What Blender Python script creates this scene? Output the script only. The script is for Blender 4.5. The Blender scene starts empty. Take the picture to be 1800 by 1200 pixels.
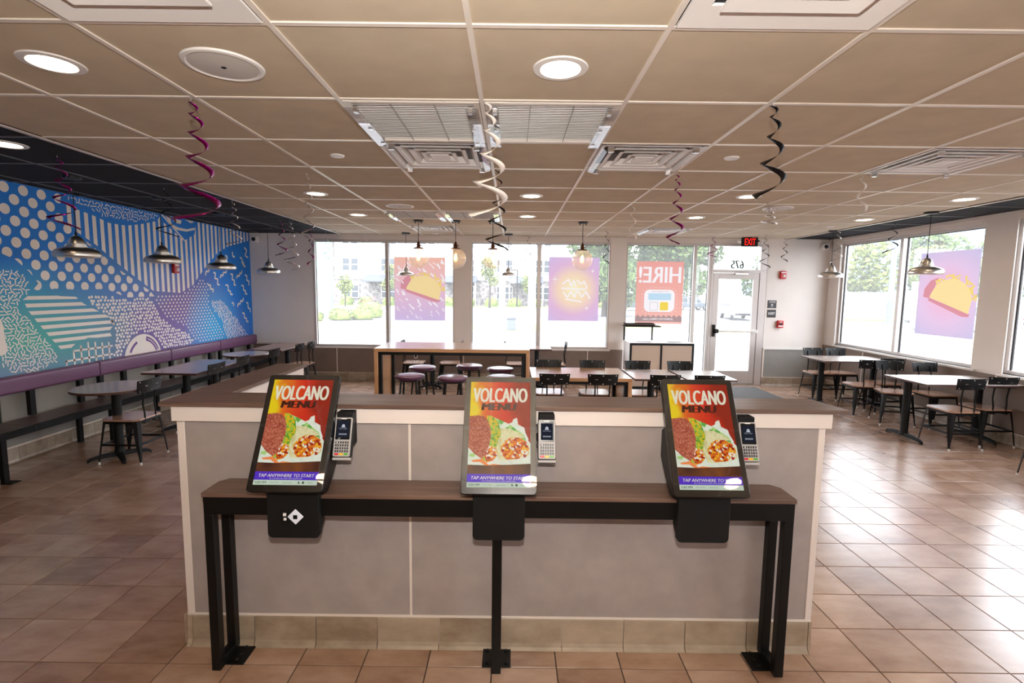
import bpy, bmesh, math, random
from mathutils import Vector, Matrix
random.seed(7)
S = bpy.context.scene
COL = S.collection
PI = math.pi
# ------------------------------------------------------------------ camera
FPX, PITCH, YAW, ROLL, EYE = 884.03, .1032, -.0006, .0117, 1.8047
def cam_axes():
    cp, sp, cy, sy = math.cos(PITCH), math.sin(PITCH), math.cos(YAW), math.sin(YAW)
    F = Vector((sy*cp, cy*cp, -sp)); R = Vector((cy, -sy, 0)); U = R.cross(F)
    return F, R*math.cos(ROLL)+U*math.sin(ROLL), U*math.cos(ROLL)-R*math.sin(ROLL)
F_, R_, U_ = cam_axes()
cd = bpy.data.cameras.new('camera'); cam = bpy.data.objects.new('camera', cd); COL.objects.link(cam)
cam.matrix_world = Matrix(((R_.x, U_.x, -F_.x, 0), (R_.y, U_.y, -F_.y, 0), (R_.z, U_.z, -F_.z, EYE), (0, 0, 0, 1)))
cd.sensor_width = 36; cd.lens = FPX/1800*36; cd.clip_start = .05; cd.clip_end = 500
S.camera = cam
def wallx(px, py, X):           # a point on the plane x = X, returned as (y, z)
    d = F_*FPX + R_*(px-900) - U_*(py-600); t = X/d.x
    return (t*d.y, EYE+t*d.z)
# ------------------------------------------------------------------ world, sun, flash, exposure
w = bpy.data.worlds.new('overcast_sky'); S.world = w; w.use_nodes = True
nt = w.node_tree; bg = nt.nodes['Background']
tc = nt.nodes.new('ShaderNodeTexCoord'); sx = nt.nodes.new('ShaderNodeSeparateXYZ'); cr = nt.nodes.new('ShaderNodeValToRGB')
nt.links.new(tc.outputs['Generated'], sx.inputs[0]); nt.links.new(sx.outputs['Z'], cr.inputs[0]); nt.links.new(cr.outputs[0], bg.inputs[0])
cr.color_ramp.elements[0].color = (.93, .96, 1, 1); cr.color_ramp.elements[1].color = (.80, .88, 1, 1)
bg.inputs[1].default_value = 7.8
sun = bpy.data.objects.new('sun', bpy.data.lights.new('sun', 'SUN')); COL.objects.link(sun)
sun.data.energy = 4.0; sun.data.angle = .35; sun.data.color = (1, .97, .92); sun.rotation_euler = (math.radians(38), 0, math.radians(-28))
fl = bpy.data.objects.new('camera_flash', bpy.data.lights.new('camera_flash', 'AREA')); COL.objects.link(fl)
fl.data.shape = 'RECTANGLE'; fl.data.size = .09; fl.data.size_y = .05; fl.data.energy = 64; fl.data.color = (1, .93, .86)
fl.location = (0, -.04, EYE+.33); fl.rotation_euler = (math.radians(90+28), 0, 0); fl.data.spread = math.radians(178)
S.view_settings.view_transform = 'Standard'; S.view_settings.look = 'None'
S.view_settings.exposure = 0.38; S.view_settings.gamma = 1.0; S.view_settings.use_curve_mapping = False
S.cycles.max_bounces = 8; S.cycles.diffuse_bounces = 5; S.cycles.glossy_bounces = 3; S.cycles.transparent_max_bounces = 16; S.cycles.transmission_bounces = 6
S.cycles.sample_clamp_indirect = 8; S.cycles.caustics_reflective = False; S.cycles.caustics_refractive = False
# ------------------------------------------------------------------ materials
def lin(c): return tuple((x/255/12.92 if x/255 <= .04045 else ((x/255+.055)/1.055)**2.4) for x in c)
def bsdf(name):
    m = bpy.data.materials.new(name); m.use_nodes = True
    return m, m.node_tree.nodes, m.node_tree.links, m.node_tree.nodes['Principled BSDF']
def mat(name, rgb, rough=.5, metal=0, var=.0, scale=6, bump=0, spec=.5, stretch=None, emit=None, es=0, rgb2=None, coord='Object', detail=4, coat=0):
    m, N, L, b = bsdf(name); c = lin(rgb)
    b.inputs['Base Color'].default_value = (*c, 1); b.inputs['Roughness'].default_value = rough
    b.inputs['Metallic'].default_value = metal; b.inputs['Specular IOR Level'].default_value = spec; b.inputs['Coat Weight'].default_value = coat
    if emit: b.inputs['Emission Color'].default_value = (*lin(emit), 1); b.inputs['Emission Strength'].default_value = es
    if var or bump or rgb2:
        t = N.new('ShaderNodeTexCoord'); mp = N.new('ShaderNodeMapping'); n = N.new('ShaderNodeTexNoise')
        if coord == 'World':
            g = N.new('ShaderNodeNewGeometry'); L.new(g.outputs['Position'], mp.inputs[0])
        else: L.new(t.outputs[coord], mp.inputs[0])
        L.new(mp.outputs[0], n.inputs['Vector'])
        mp.inputs['Scale'].default_value = stretch or (1, 1, 1); n.inputs['Scale'].default_value = scale; n.inputs['Detail'].default_value = detail
        if var or rgb2:
            r = N.new('ShaderNodeValToRGB'); L.new(n.outputs['Fac'], r.inputs[0])
            a = [max(0, x*(1-var)) for x in c]; d = [min(1, x*(1+var)) for x in c] if not rgb2 else lin(rgb2)
            if rgb2: a = c
            r.color_ramp.elements[0].position = .32; r.color_ramp.elements[1].position = .68
            r.color_ramp.elements[0].color = (*a, 1); r.color_ramp.elements[1].color = (*d, 1)
            L.new(r.outputs[0], b.inputs['Base Color'])
        if bump:
            bp = N.new('ShaderNodeBump'); bp.inputs['Strength'].default_value = bump; bp.inputs['Distance'].default_value = .004
            L.new(n.outputs['Fac'], bp.inputs['Height']); L.new(bp.outputs[0], b.inputs['Normal'])
    return m
def glow(name, rgb, s):
    m = bpy.data.materials.new(name); m.use_nodes = True; N = m.node_tree.nodes; N.clear()
    e = N.new('ShaderNodeEmission'); o = N.new('ShaderNodeOutputMaterial'); m.node_tree.links.new(e.outputs[0], o.inputs[0])
    e.inputs[0].default_value = (*lin(rgb), 1); e.inputs[1].default_value = s; return m
def pane(name, tint=(1, 1, 1), veil=.0, gl=.08, veilcol=(1, 1, 1), rgh=.02):
    m = bpy.data.materials.new(name); m.use_nodes = True; N = m.node_tree.nodes; L = m.node_tree.links; N.clear()
    o = N.new('ShaderNodeOutputMaterial'); t = N.new('ShaderNodeBsdfTransparent'); g = N.new('ShaderNodeBsdfGlossy'); f = N.new('ShaderNodeMath'); lw = N.new('ShaderNodeLayerWeight'); lw.inputs[0].default_value = .5; pw = N.new('ShaderNodeMath'); pw.operation = 'POWER'; pw.inputs[1].default_value = 4.5; L.new(lw.outputs['Facing'], pw.inputs[0]); f.operation = 'MULTIPLY_ADD'; L.new(pw.outputs[0], f.inputs[0]); f.inputs[1].default_value = .9; f.inputs[2].default_value = gl/2
    t.inputs[0].default_value = (*tint, 1); g.inputs['Roughness'].default_value = .02
    mx = N.new('ShaderNodeMixShader'); L.new(f.outputs[0], mx.inputs[0]); L.new(t.outputs[0], mx.inputs[1]); L.new(g.outputs[0], mx.inputs[2])
    last = mx
    if veil:
        d = N.new('ShaderNodeBsdfTranslucent'); d.inputs[0].default_value = (*veilcol, 1); m2 = N.new('ShaderNodeMixShader'); m2.inputs[0].default_value = veil
        L.new(mx.outputs[0], m2.inputs[1]); L.new(d.outputs[0], m2.inputs[2]); last = m2
    L.new(last.outputs[0], o.inputs[0]); return m
M = {}
# ------------------------------------------------------------------ mesh building
class MB:
    def __init__(s): s.v = []; s.f = []; s.m = []
    def add(s, vs, fs, mi=0):
        o = len(s.v); s.v += [tuple(p) for p in vs]; s.f += [tuple(i+o for i in f) for f in fs]; s.m += [mi]*len(fs); return s
    def box(s, x0, x1, y0, y1, z0, z1, mi=0):
        return s.add([(x0,y0,z0),(x1,y0,z0),(x1,y1,z0),(x0,y1,z0),(x0,y0,z1),(x1,y0,z1),(x1,y1,z1),(x0,y1,z1)],
                     [(0,3,2,1),(4,5,6,7),(0,1,5,4),(1,2,6,5),(2,3,7,6),(3,0,4,7)], mi)
    def cbox(s, x0, x1, y0, y1, z0, z1, c=.004, mi=0):        # box whose upper edges are chamfered
        return s.add([(x0,y0,z0),(x1,y0,z0),(x1,y1,z0),(x0,y1,z0),(x0,y0,z1-c),(x1,y0,z1-c),(x1,y1,z1-c),(x0,y1,z1-c),
                      (x0+c,y0+c,z1),(x1-c,y0+c,z1),(x1-c,y1-c,z1),(x0+c,y1-c,z1)],
                     [(0,3,2,1),(0,1,5,4),(1,2,6,5),(2,3,7,6),(3,0,4,7),(4,5,9,8),(5,6,10,9),(6,7,11,10),(7,4,8,11),(8,9,10,11)], mi)
    def prism(s, pts, a, b, axis=2, mi=0):                    # extrude a 2D outline along an axis
        def P(p, t): return (p[0], p[1], t) if axis == 2 else ((p[0], t, p[1]) if axis == 1 else (t, p[0], p[1]))
        n = len(pts); return s.add([P(p, a) for p in pts]+[P(p, b) for p in pts], [tuple(range(n))[::-1], tuple(range(n, 2*n))]+[(i, (i+1) % n, n+(i+1) % n, n+i) for i in range(n)], mi)
    def ring(s, c, ax, r, n, ph=0):
        ax = Vector(ax).normalized(); u = ax.orthogonal().normalized() if abs(ax.z) < .999 else Vector((1, 0, 0)); v = ax.cross(u)
        return [Vector(c)+u*(math.cos(ph+2*PI*i/n)*r)+v*(math.sin(ph+2*PI*i/n)*r) for i in range(n)]
    def tube(s, pts, r, n=8, mi=0, cap=True):
        pts = [Vector(p) for p in pts]; R = r if isinstance(r, (list, tuple)) else [r]*len(pts); rings = []; u = None
        for i, p in enumerate(pts):
            d = (pts[min(i+1, len(pts)-1)]-pts[max(i-1, 0)]).normalized()
            if u is None: u = d.orthogonal().normalized()
            u = (u-d*u.dot(d)).normalized(); v = d.cross(u)
            rings.append([p+u*(math.cos(2*PI*k/n)*R[i])+v*(math.sin(2*PI*k/n)*R[i]) for k in range(n)])
        vs = [q for g in rings for q in g]; fs = []
        for i in range(len(pts)-1):
            for k in range(n): fs.append((i*n+k, i*n+(k+1) % n, (i+1)*n+(k+1) % n, (i+1)*n+k))
        if cap: fs += [tuple(range(n))[::-1], tuple(range(len(vs)-n, len(vs)))]
        return s.add(vs, fs, mi)
    def bar(s, a, b, w, h, mi=0, up=(0, 0, 1)):               # rectangular bar a to b
        a, b = Vector(a), Vector(b); d = (b-a).normalized(); u = Vector(up)
        if abs(d.dot(u)) > .98: u = Vector((0, 1, 0))
        x = d.cross(u).normalized(); y = x.cross(d).normalized()
        vs = [p+x*(sx_*w/2)+y*(sy_*h/2) for p in (a, b) for sx_, sy_ in ((-1,-1),(1,-1),(1,1),(-1,1))]
        return s.add(vs, [(3,2,1,0),(4,5,6,7),(0,1,5,4),(1,2,6,5),(2,3,7,6),(3,0,4,7)], mi)
    def lathe(s, prof, c=(0, 0, 0), n=24, mi=0, close=False):
        vs = []; fs = []
        for r, z in prof:
            for k in range(n): vs.append((c[0]+r*math.cos(2*PI*k/n), c[1]+r*math.sin(2*PI*k/n), c[2]+z))
        m = len(prof)
        for i in range(m-1 if not close else m):
            j = (i+1) % m
            for k in range(n): fs.append((i*n+k, i*n+(k+1) % n, j*n+(k+1) % n, j*n+k))
        if not close:
            if prof[0][0] > 1e-6: fs.append(tuple(range(n))[::-1])
            if prof[-1][0] > 1e-6: fs.append(tuple((m-1)*n+k for k in range(n)))
        return s.add(vs, fs, mi)
    def poly(s, pts, mi=0): return s.add(pts, [tuple(range(len(pts)))], mi)
    def mesh(s, name, mats, smooth=None, bevel=None):
        me = bpy.data.meshes.new(name); me.from_pydata(s.v, [], s.f)
        for m in (mats if isinstance(mats, (list, tuple)) else [mats]): me.materials.append(m)
        me.polygons.foreach_set('material_index', s.m); me.validate(); 
        if smooth is not None:
            me.polygons.foreach_set('use_smooth', [True]*len(me.polygons)); me.set_sharp_from_angle(angle=math.radians(smooth))
        me.update(); return me
    def build(s, name, mats, parent=None, smooth=None, bevel=0, loc=None, rot=None, seg=2):
        o = bpy.data.objects.new(name, s.mesh(name, mats, smooth)); COL.objects.link(o)
        if parent: o.parent = parent
        if loc: o.location = loc
        if rot: o.rotation_euler = rot
        if bevel:
            b = o.modifiers.new('bevel', 'BEVEL'); b.width = bevel; b.segments = seg; b.limit_method = 'ANGLE'; b.angle_limit = math.radians(40)
            o.data.polygons.foreach_set('use_smooth', [True]*len(o.data.polygons)); o.data.set_sharp_from_angle(angle=math.radians(45))
            b.harden_normals = False
        return o
def link(name, me, parent=None, loc=None, rot=None):
    o = bpy.data.objects.new(name, me); COL.objects.link(o)
    if parent: o.parent = parent
    if loc: o.location = loc
    if rot: o.rotation_euler = rot
    return o
def thing(name, label, cat, loc=(0, 0, 0), rz=0, group=None):
    o = bpy.data.objects.new(name, None); COL.objects.link(o); o.location = loc; o.rotation_euler = (0, 0, rz); o.empty_display_size = .1
    o['label'] = label; o['category'] = cat
    if group: o['group'] = group
    return o
def tag(o, label, cat, group=None):
    o['label'] = label; o['category'] = cat
    if group: o['group'] = group
    return o
def struct(o): o['kind'] = 'structure'; return o
def dup(root, loc, rz, label=None, group=None):
    r = root.copy(); COL.objects.link(r); r.location = loc; r.rotation_euler = (0, 0, rz)
    if label: r['label'] = label
    if group: r['group'] = group
    for ch in list(root.children):
        c = ch.copy(); COL.objects.link(c); c.parent = r
        for g in list(ch.children):
            d = g.copy(); COL.objects.link(d); d.parent = c
    return r
def circle(cx, cy, rx, ry=None, n=16, a0=0, a1=2*PI, rot=0):
    ry = ry or rx; full = abs(a1-a0-2*PI) < 1e-6; k = n if full else n+1
    out = []
    for i in range(k):
        a = a0+(a1-a0)*i/n; x, y = rx*math.cos(a), ry*math.sin(a)
        out.append((cx+x*math.cos(rot)-y*math.sin(rot), cy+x*math.sin(rot)+y*math.cos(rot)))
    return out
def rrect(x0, x1, y0, y1, r, n=5):
    out = []
    for cx, cy, a in ((x1-r, y1-r, 0), (x0+r, y1-r, PI/2), (x0+r, y0+r, PI), (x1-r, y0+r, 1.5*PI)):
        for i in range(n+1): out.append((cx+r*math.cos(a+PI/2*i/n), cy+r*math.sin(a+PI/2*i/n)))
    return out
def clip(sub, cl):               # outline sub cut by a convex, counter-clockwise outline cl
    out = list(sub)
    for i in range(len(cl)):
        a, b = cl[i], cl[(i+1) % len(cl)]; inp, out = out, []
        if not inp: return []
        def side(p): return (b[0]-a[0])*(p[1]-a[1])-(b[1]-a[1])*(p[0]-a[0])
        for j in range(len(inp)):
            p, q = inp[j-1], inp[j]; sp, sq = side(p), side(q)
            if (sp >= 0) != (sq >= 0):
                t = sp/(sp-sq); out.append((p[0]+(q[0]-p[0])*t, p[1]+(q[1]-p[1])*t))
            if sq >= 0: out.append(q)
    return out if len(out) > 2 else []
def area(p): return sum(p[i-1][0]*p[i][1]-p[i][0]*p[i-1][1] for i in range(len(p)))/2
def ccw(p): return p if area(p) > 0 else p[::-1]
def inside(pt, poly):
    x, y = pt; c = False
    for i in range(len(poly)):
        (x0, y0), (x1, y1) = poly[i-1], poly[i]
        if (y0 > y) != (y1 > y) and x < (x1-x0)*(y-y0)/(y1-y0)+x0: c = not c
    return c
def stroke(a, b, w):             # a thin rectangle, counter-clockwise
    dx, dy = b[0]-a[0], b[1]-a[1]; l = math.hypot(dx, dy) or 1; nx, ny = -dy/l*w/2, dx/l*w/2
    return [(a[0]-nx, a[1]-ny), (b[0]-nx, b[1]-ny), (b[0]+nx, b[1]+ny), (a[0]+nx, a[1]+ny)]
TXT = {}
def text_tris(s, bold=0, shear=0, spacing=1):
    k = (s, bold, shear, spacing)
    if k in TXT: return TXT[k]
    cu = bpy.data.curves.new('t', 'FONT'); cu.body = s; cu.offset = bold; cu.shear = shear; cu.space_character = spacing; cu.fill_mode = 'FRONT'; cu.resolution_u = 3
    o = bpy.data.objects.new('t', cu); COL.objects.link(o); dg = bpy.context.evaluated_depsgraph_get(); dg.update()
    me = o.evaluated_get(dg).to_mesh(); vs = [(v.co.x, v.co.y) for v in me.vertices]; fs = [tuple(p.vertices) for p in me.polygons]
    o.evaluated_get(dg).to_mesh_clear(); bpy.data.objects.remove(o); bpy.data.curves.remove(cu)
    x0 = min(v[0] for v in vs); x1 = max(v[0] for v in vs); y0 = min(v[1] for v in vs); y1 = max(v[1] for v in vs)
    TXT[k] = ([((x-x0)/(x1-x0), (y-y0)/(y1-y0)) for x, y in vs], fs); return TXT[k]
def flat_sheet(w_, h_, prints):      # one flat sheet cut along the printed outlines; prints: [(outline, material index, layer)]
    from mathutils.geometry import delaunay_2d_cdt
    vs = [Vector(p) for p in ((-w_/2, -h_/2), (w_/2, -h_/2), (w_/2, h_/2), (-w_/2, h_/2))]; fs = [(0, 1, 2, 3)]; info = [(-1, 0)]
    for pts, mi, lay in prints:
        pts = [(max(-w_/2, min(w_/2, x)), max(-h_/2, min(h_/2, y))) for x, y in pts]
        if abs(area(pts)) < 1e-7: continue
        o = len(vs); vs += [Vector(p) for p in ccw(pts)]; fs.append(tuple(range(o, o+len(pts)))); info.append((lay, mi))
    v2, e2, f2, ov, oe, of = delaunay_2d_cdt(vs, [], fs, 1, 1e-5)
    return v2, f2, [max(info[k] for k in q)[1] if q else 0 for q in of]
class Print:                     # flat print laid on a surface: P(u, v, layer) -> 3D
    def __init__(s, P): s.P = P; s.mb = MB()
    def poly(s, pts, mi=0, lay=1):
        if len(pts) > 2: s.mb.poly([s.P(x, y, lay) for x, y in ccw(pts)], mi)
        return s
    def text(s, t, x0, x1, y0, y1, mi=0, lay=2, bold=0, shear=0, spacing=1, flip=False):
        vs, fs = text_tris(t, 0, shear, spacing); sh = bold*.9*(x1-x0)/max(len(t), 1)*2.2
        for k in ((-1, 0, 1) if sh else (0,)): s.mb.add([s.P(x0+sh*k+((1-a) if flip else a)*(x1-x0), y0+b*(y1-y0), lay+.1*k) for a, b in vs], fs, mi)
        return s
# ------------------------------------------------------------------ surface materials
M['ctile'] = mat('ceiling_tile_tan', (206, 193, 171), .9, var=.05, scale=5, bump=.25, coord='World', spec=.2)
M['ctile_dark'] = mat('ceiling_tile_charcoal', (44, 44, 47), .9, var=.08, scale=5, bump=.2, coord='World', spec=.2)
M['grid'] = mat('grid_white_metal', (236, 228, 218), .35)
M['duct'] = mat('duct_grey', (120, 118, 120), .5)
M['grid_dark'] = mat('grid_dark_metal', (84, 82, 84), .4)
M['wall'] = mat('painted_drywall', (232, 225, 219), .7, var=.02, scale=3, coord='World')
M['mullion'] = mat('anodised_frame', (205, 198, 194), .35, metal=.3)
M['gasket'] = mat('black_gasket', (30, 30, 36), .5)
M['sill'] = mat('white_sill', (240, 238, 234), .4)
M['wains'] = mat('taupe_laminate', (128, 112, 102), .45, var=.06, scale=5, coord='World')
M['wains_l'] = mat('grey_laminate', (150, 147, 142), .5, var=.06, scale=4, coord='World')
M['strip'] = mat('white_joint_strip', (232, 222, 212), .35)
M['trim'] = mat('cream_trim', (232, 221, 213), .45)
M['grout'] = mat('grout', (70, 56, 48), .9, var=.1, scale=20)
M['black'] = mat('black_powder_coat', (10, 10, 10), .42, spec=.3)
M['black_m'] = mat('black_matt_metal', (15, 15, 16), .6, spec=.3)
M['steel'] = mat('brushed_steel', (214, 210, 204), .33, metal=1, var=.1, scale=3, stretch=(1, 1, 40))
M['chrome'] = mat('bright_steel', (225, 225, 225), .2, metal=1)
M['white'] = mat('white_plastic', (238, 236, 234), .4)
M['glass'] = pane('window_glass', veil=.04)
M['plastic'] = pane('clear_plastic', (.97, .97, .98), veil=.03, rgh=.08, gl=.05)
M['bulb'] = glow('lamp_glow', (255, 222, 184), 27)
M['bulb_w'] = glow('lamp_glow_soft', (255, 226, 190), 6)
def stone_mat(name, c1, c2, c3, rough, spec=.5, sc=2.2, bump=.05):
    m, N, L, b = bsdf(name); g = N.new('ShaderNodeNewGeometry'); oi = N.new('ShaderNodeObjectInfo')
    ad = N.new('ShaderNodeMath'); ad.operation = 'ADD'; L.new(g.outputs['Random Per Island'], ad.inputs[0]); L.new(oi.outputs['Random'], ad.inputs[1])
    fr = N.new('ShaderNodeMath'); fr.operation = 'FRACT'; L.new(ad.outputs[0], fr.inputs[0])
    off = N.new('ShaderNodeCombineXYZ'); ml = N.new('ShaderNodeMath'); ml.operation = 'MULTIPLY'; ml.inputs[1].default_value = 37; L.new(fr.outputs[0], ml.inputs[0]); L.new(ml.outputs[0], off.inputs[0]); L.new(ml.outputs[0], off.inputs[1])
    va = N.new('ShaderNodeVectorMath'); va.operation = 'ADD'; L.new(g.outputs['Position'], va.inputs[0]); L.new(off.outputs[0], va.inputs[1])
    mp = N.new('ShaderNodeMapping'); mp.inputs['Scale'].default_value = (1, 2.2, 1.6); L.new(va.outputs[0], mp.inputs[0])
    n = N.new('ShaderNodeTexNoise'); n.inputs['Scale'].default_value = sc; n.inputs['Detail'].default_value = 8; n.inputs['Roughness'].default_value = .62; L.new(mp.outputs[0], n.inputs['Vector'])
    mx = N.new('ShaderNodeMath'); mx.operation = 'MULTIPLY_ADD'; mx.inputs[1].default_value = .22; L.new(fr.outputs[0], mx.inputs[0]); L.new(n.outputs['Fac'], mx.inputs[2])
    r = N.new('ShaderNodeValToRGB'); L.new(mx.outputs[0], r.inputs[0]); e = r.color_ramp.elements
    e[0].position = .38; e[0].color = (*lin(c1), 1); e[1].position = .82; e[1].color = (*lin(c3), 1); k = e.new(.6); k.color = (*lin(c2), 1)
    L.new(r.outputs[0], b.inputs['Base Color']); b.inputs['Roughness'].default_value = rough; b.inputs['Specular IOR Level'].default_value = spec; b.inputs['Coat Weight'].default_value = .6; b.inputs['Coat Roughness'].default_value = .25
    return m
M['ftile'] = stone_mat('slate_look_floor_tile', (138, 102, 80), (166, 131, 107), (188, 156, 134), .27, .95)
M['btile'] = stone_mat('cove_base_tile', (138, 120, 100), (164, 148, 128), (180, 164, 144), .4, .5, sc=5)
def wood_mat(name, c1, c2, rough=.4, ax=0, sc=1.0, coat=0):
    m, N, L, b = bsdf(name); t = N.new('ShaderNodeTexCoord'); mp = N.new('ShaderNodeMapping'); L.new(t.outputs['Object'], mp.inputs[0])
    s = [26*sc, 26*sc, 26*sc]; s[ax] = 1.4*sc; mp.inputs['Scale'].default_value = s
    n = N.new('ShaderNodeTexNoise'); n.inputs['Scale'].default_value = 1.6; n.inputs['Detail'].default_value = 6; n.inputs['Distortion'].default_value = .5; L.new(mp.outputs[0], n.inputs['Vector'])
    r = N.new('ShaderNodeValToRGB'); L.new(n.outputs['Fac'], r.inputs[0]); r.color_ramp.elements[0].position = .3; r.color_ramp.elements[1].position = .72
    r.color_ramp.elements[0].color = (*lin(c1), 1); r.color_ramp.elements[1].color = (*lin(c2), 1)
    L.new(r.outputs[0], b.inputs['Base Color']); b.inputs['Roughness'].default_value = rough; b.inputs['Specular IOR Level'].default_value = .75; b.inputs['Coat Weight'].default_value = coat; b.inputs['Coat Roughness'].default_value = .22
    return m
M['dwood_x'] = wood_mat('dark_walnut_laminate_x', (84, 62, 52), (124, 98, 84), .42, 0)
M['dwood_y'] = wood_mat('dark_walnut_laminate_y', (84, 62, 52), (124, 98, 84), .42, 1)
M['table_top'] = wood_mat('brown_table_laminate', (124, 92, 80), (138, 106, 92), .2, 1)
M['table_pale'] = wood_mat('pale_table_laminate', (188, 172, 162), (198, 184, 174), .2, 0, coat=.8)
M['oak_x'] = wood_mat('honey_oak_x', (194, 142, 96), (210, 162, 116), .16, 0, coat=.8)
M['oak_z'] = wood_mat('honey_oak_z', (186, 134, 88), (214, 166, 120), .35, 2)
M['seatwood'] = wood_mat('chair_seat_wood', (168, 124, 98), (188, 146, 120), .22, 1, coat=.9)
M['vinyl'] = mat('purple_vinyl', (112, 74, 108), .35, bump=.12, scale=60)
M['vinyl_d'] = mat('dark_purple_vinyl', (84, 40, 70), .35, bump=.1, scale=60)
# ------------------------------------------------------------------ room
XL, XR, YB, YF, CZ = -5.05, 6.05, 9.75, -2.6, 2.82
def shell(name, mb, m): return struct(mb.build(name, m))
floor = shell('floor', MB().box(XL-.1, XR+.1, YF-.1, YB+.12, -.12, -.004), M['grout'])
TS = .311; TX0 = -2.2581-TS*9; TY0 = 2.2406-TS*16
tm = MB().cbox(-.1530, .1530, -.1530, .1530, -.012, 0, .0014).mesh('floor_tile', M['ftile'])
cand = []; F = Vector(F_)
for i in range(37):
    for j in range(41):
        cx, cy = TX0+TS*(i+.5), TY0+TS*(j+.5)
        x0, x1, y0, y1 = max(XL, cx-.153), min(XR, cx+.153), max(YF, cy-.153), min(YB, cy+.153)
        if x1-x0 < .02 or y1-y0 < .02: continue
        full = (x1-x0 > .3059 and y1-y0 > .3059)
        d = Vector((cx, cy, -EYE)); dep = d.dot(F)
        vis = dep > .3 and abs(d.dot(R_)/dep*FPX) < 905 and -580 < d.dot(U_)/dep*FPX < 0 and not (-1.6 < cx < 1.5 and 2.4 < cy < 3.6)
        cand.append((vis and full, -dep, cx, cy, x0, x1, y0, y1))
cand.sort(key=lambda c: (not c[0], -c[1])); k = 0; rest = MB()
for v, nd, cx, cy, x0, x1, y0, y1 in cand:
    if v and k < 300: link('floor_tile', tm, floor, (cx, cy, 0)); k += 1
    else: rest.cbox(x0, x1, y0, y1, -.012, 0, .0014)
r_ = rest.build('floor_tile', M['ftile'], floor); r_['kind'] = 'stuff'
# ceiling
ceil = shell('ceiling', MB().box(XL-.1, XR+.1, YF-.1, YB+.15, CZ+.05, CZ+.15), M['ctile_dark'])
CT, CX0, CY0 = .775, -.181, 2.06
special = {}                      # cells that hold grilles, not tiles
for c in ((-2, -1), (1, -1)): special[c] = 'square'
for c in ((-1, 1), (0, 1), (-2, 6), (-1, 6)): special[c] = 'return'
for c in ((-1, 2), (1, 2), (4, 2), (-2, 8), (3, 8)): special[c] = 'fourway'
tl = MB().box(-.3785, .3785, -.3785, .3785, 0, .016)
ct1 = tl.mesh('ceiling_tile', M['ctile']); ct2 = tl.mesh('ceiling_tile', M['ctile_dark'])
for i in range(-7, 9):
    for j in range(-6, 10):
        if (i, j) in special: continue
        cx, cy = CX0+CT*(i+.5), CY0+CT*(j+.5); x0, x1, y0, y1 = max(XL, cx-.3785), min(XR, cx+.3785), max(YF, cy-.3785), min(YB, cy+.3785)
        if x1-x0 < .03 or y1-y0 < .03: continue
        dark = i < -4 or i >= 7
        if x1-x0 > .756 and y1-y0 > .756: link('ceiling_tile', ct2 if dark else ct1, ceil, (cx, cy, CZ))
        else: MB().box(x0, x1, y0, y1, CZ, CZ+.016).build('ceiling_tile', M['ctile_dark'] if dark else M['ctile'], ceil)
XBL, XBR = CX0-4*CT, CX0+7*CT
for i in range(-7, 9):
    x = CX0+CT*i
    if XL < x < XR: MB().box(x-.012, x+.012, YF, YB, CZ-.007, CZ+.02).build('grid_bar', M['grid_dark'] if (i < -4 or i > 7) else M['grid'], ceil)
for x, a, b in ((XBL, -.03, .012), (XBR, -.012, .03)): MB().box(x+a, x+b, YF, YB, CZ-.012, CZ+.02).build('grid_bar', M['grid'], ceil)
for j in range(-6, 10):
    y = CY0+CT*j
    if YF < y < YB:
        for a, b, mm in ((XL, XBL-.03, 'grid_dark'), (XBL+.013, XBR-.013, 'grid'), (XBR+.03, XR, 'grid_dark')): MB().box(a, b, y-.012, y+.012, CZ-.006, CZ+.02).build('grid_bar', M[mm], ceil)
# grilles
def square_vent(cx, cy, lab):
    t = thing('ceiling_vent', lab, 'ceiling vent', (cx, cy, CZ-.012), group='air vents in the ceiling'); h = .37
    def frame(a, b, z0, z1, nm, m):
        mb = MB(); o = [(-a, -a), (a, -a), (a, a), (-a, a)]; q = [(-b, -b), (b, -b), (b, b), (-b, b)]
        mb.add([(x, y, z0) for x, y in o]+[(x, y, z1) for x, y in q]+[(x, y, z0+.012) for x, y in o]+[(x, y, z1+.012) for x, y in q],
               [(k, (k+1) % 4, 4+(k+1) % 4, 4+k) for k in range(4)]+[(8+(k+1) % 4, 8+k, 12+k, 12+(k+1) % 4) for k in range(4)]+[(8+k, 8+(k+1) % 4, (k+1) % 4, k) for k in range(4)]+[(4+k, 4+(k+1) % 4, 12+(k+1) % 4, 12+k) for k in range(4)])
        return mb.build(nm, m, t, bevel=.003)
    frame(h, h-.1, -.002, .03, 'outer_frame', M['white']); frame(h-.12, h-.2, -.006, .03, 'louvre_ring', M['white']); frame(h-.22, h-.3, -.006, .028, 'louvre_ring', M['white'])
    MB().box(-.06, .06, -.06, .06, -.004, .008).build('centre_plate', M['white'], t, bevel=.003); MB().box(-h, h, -h, h, .05, .056).build('duct_back', M['grid_dark'], t)
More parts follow.
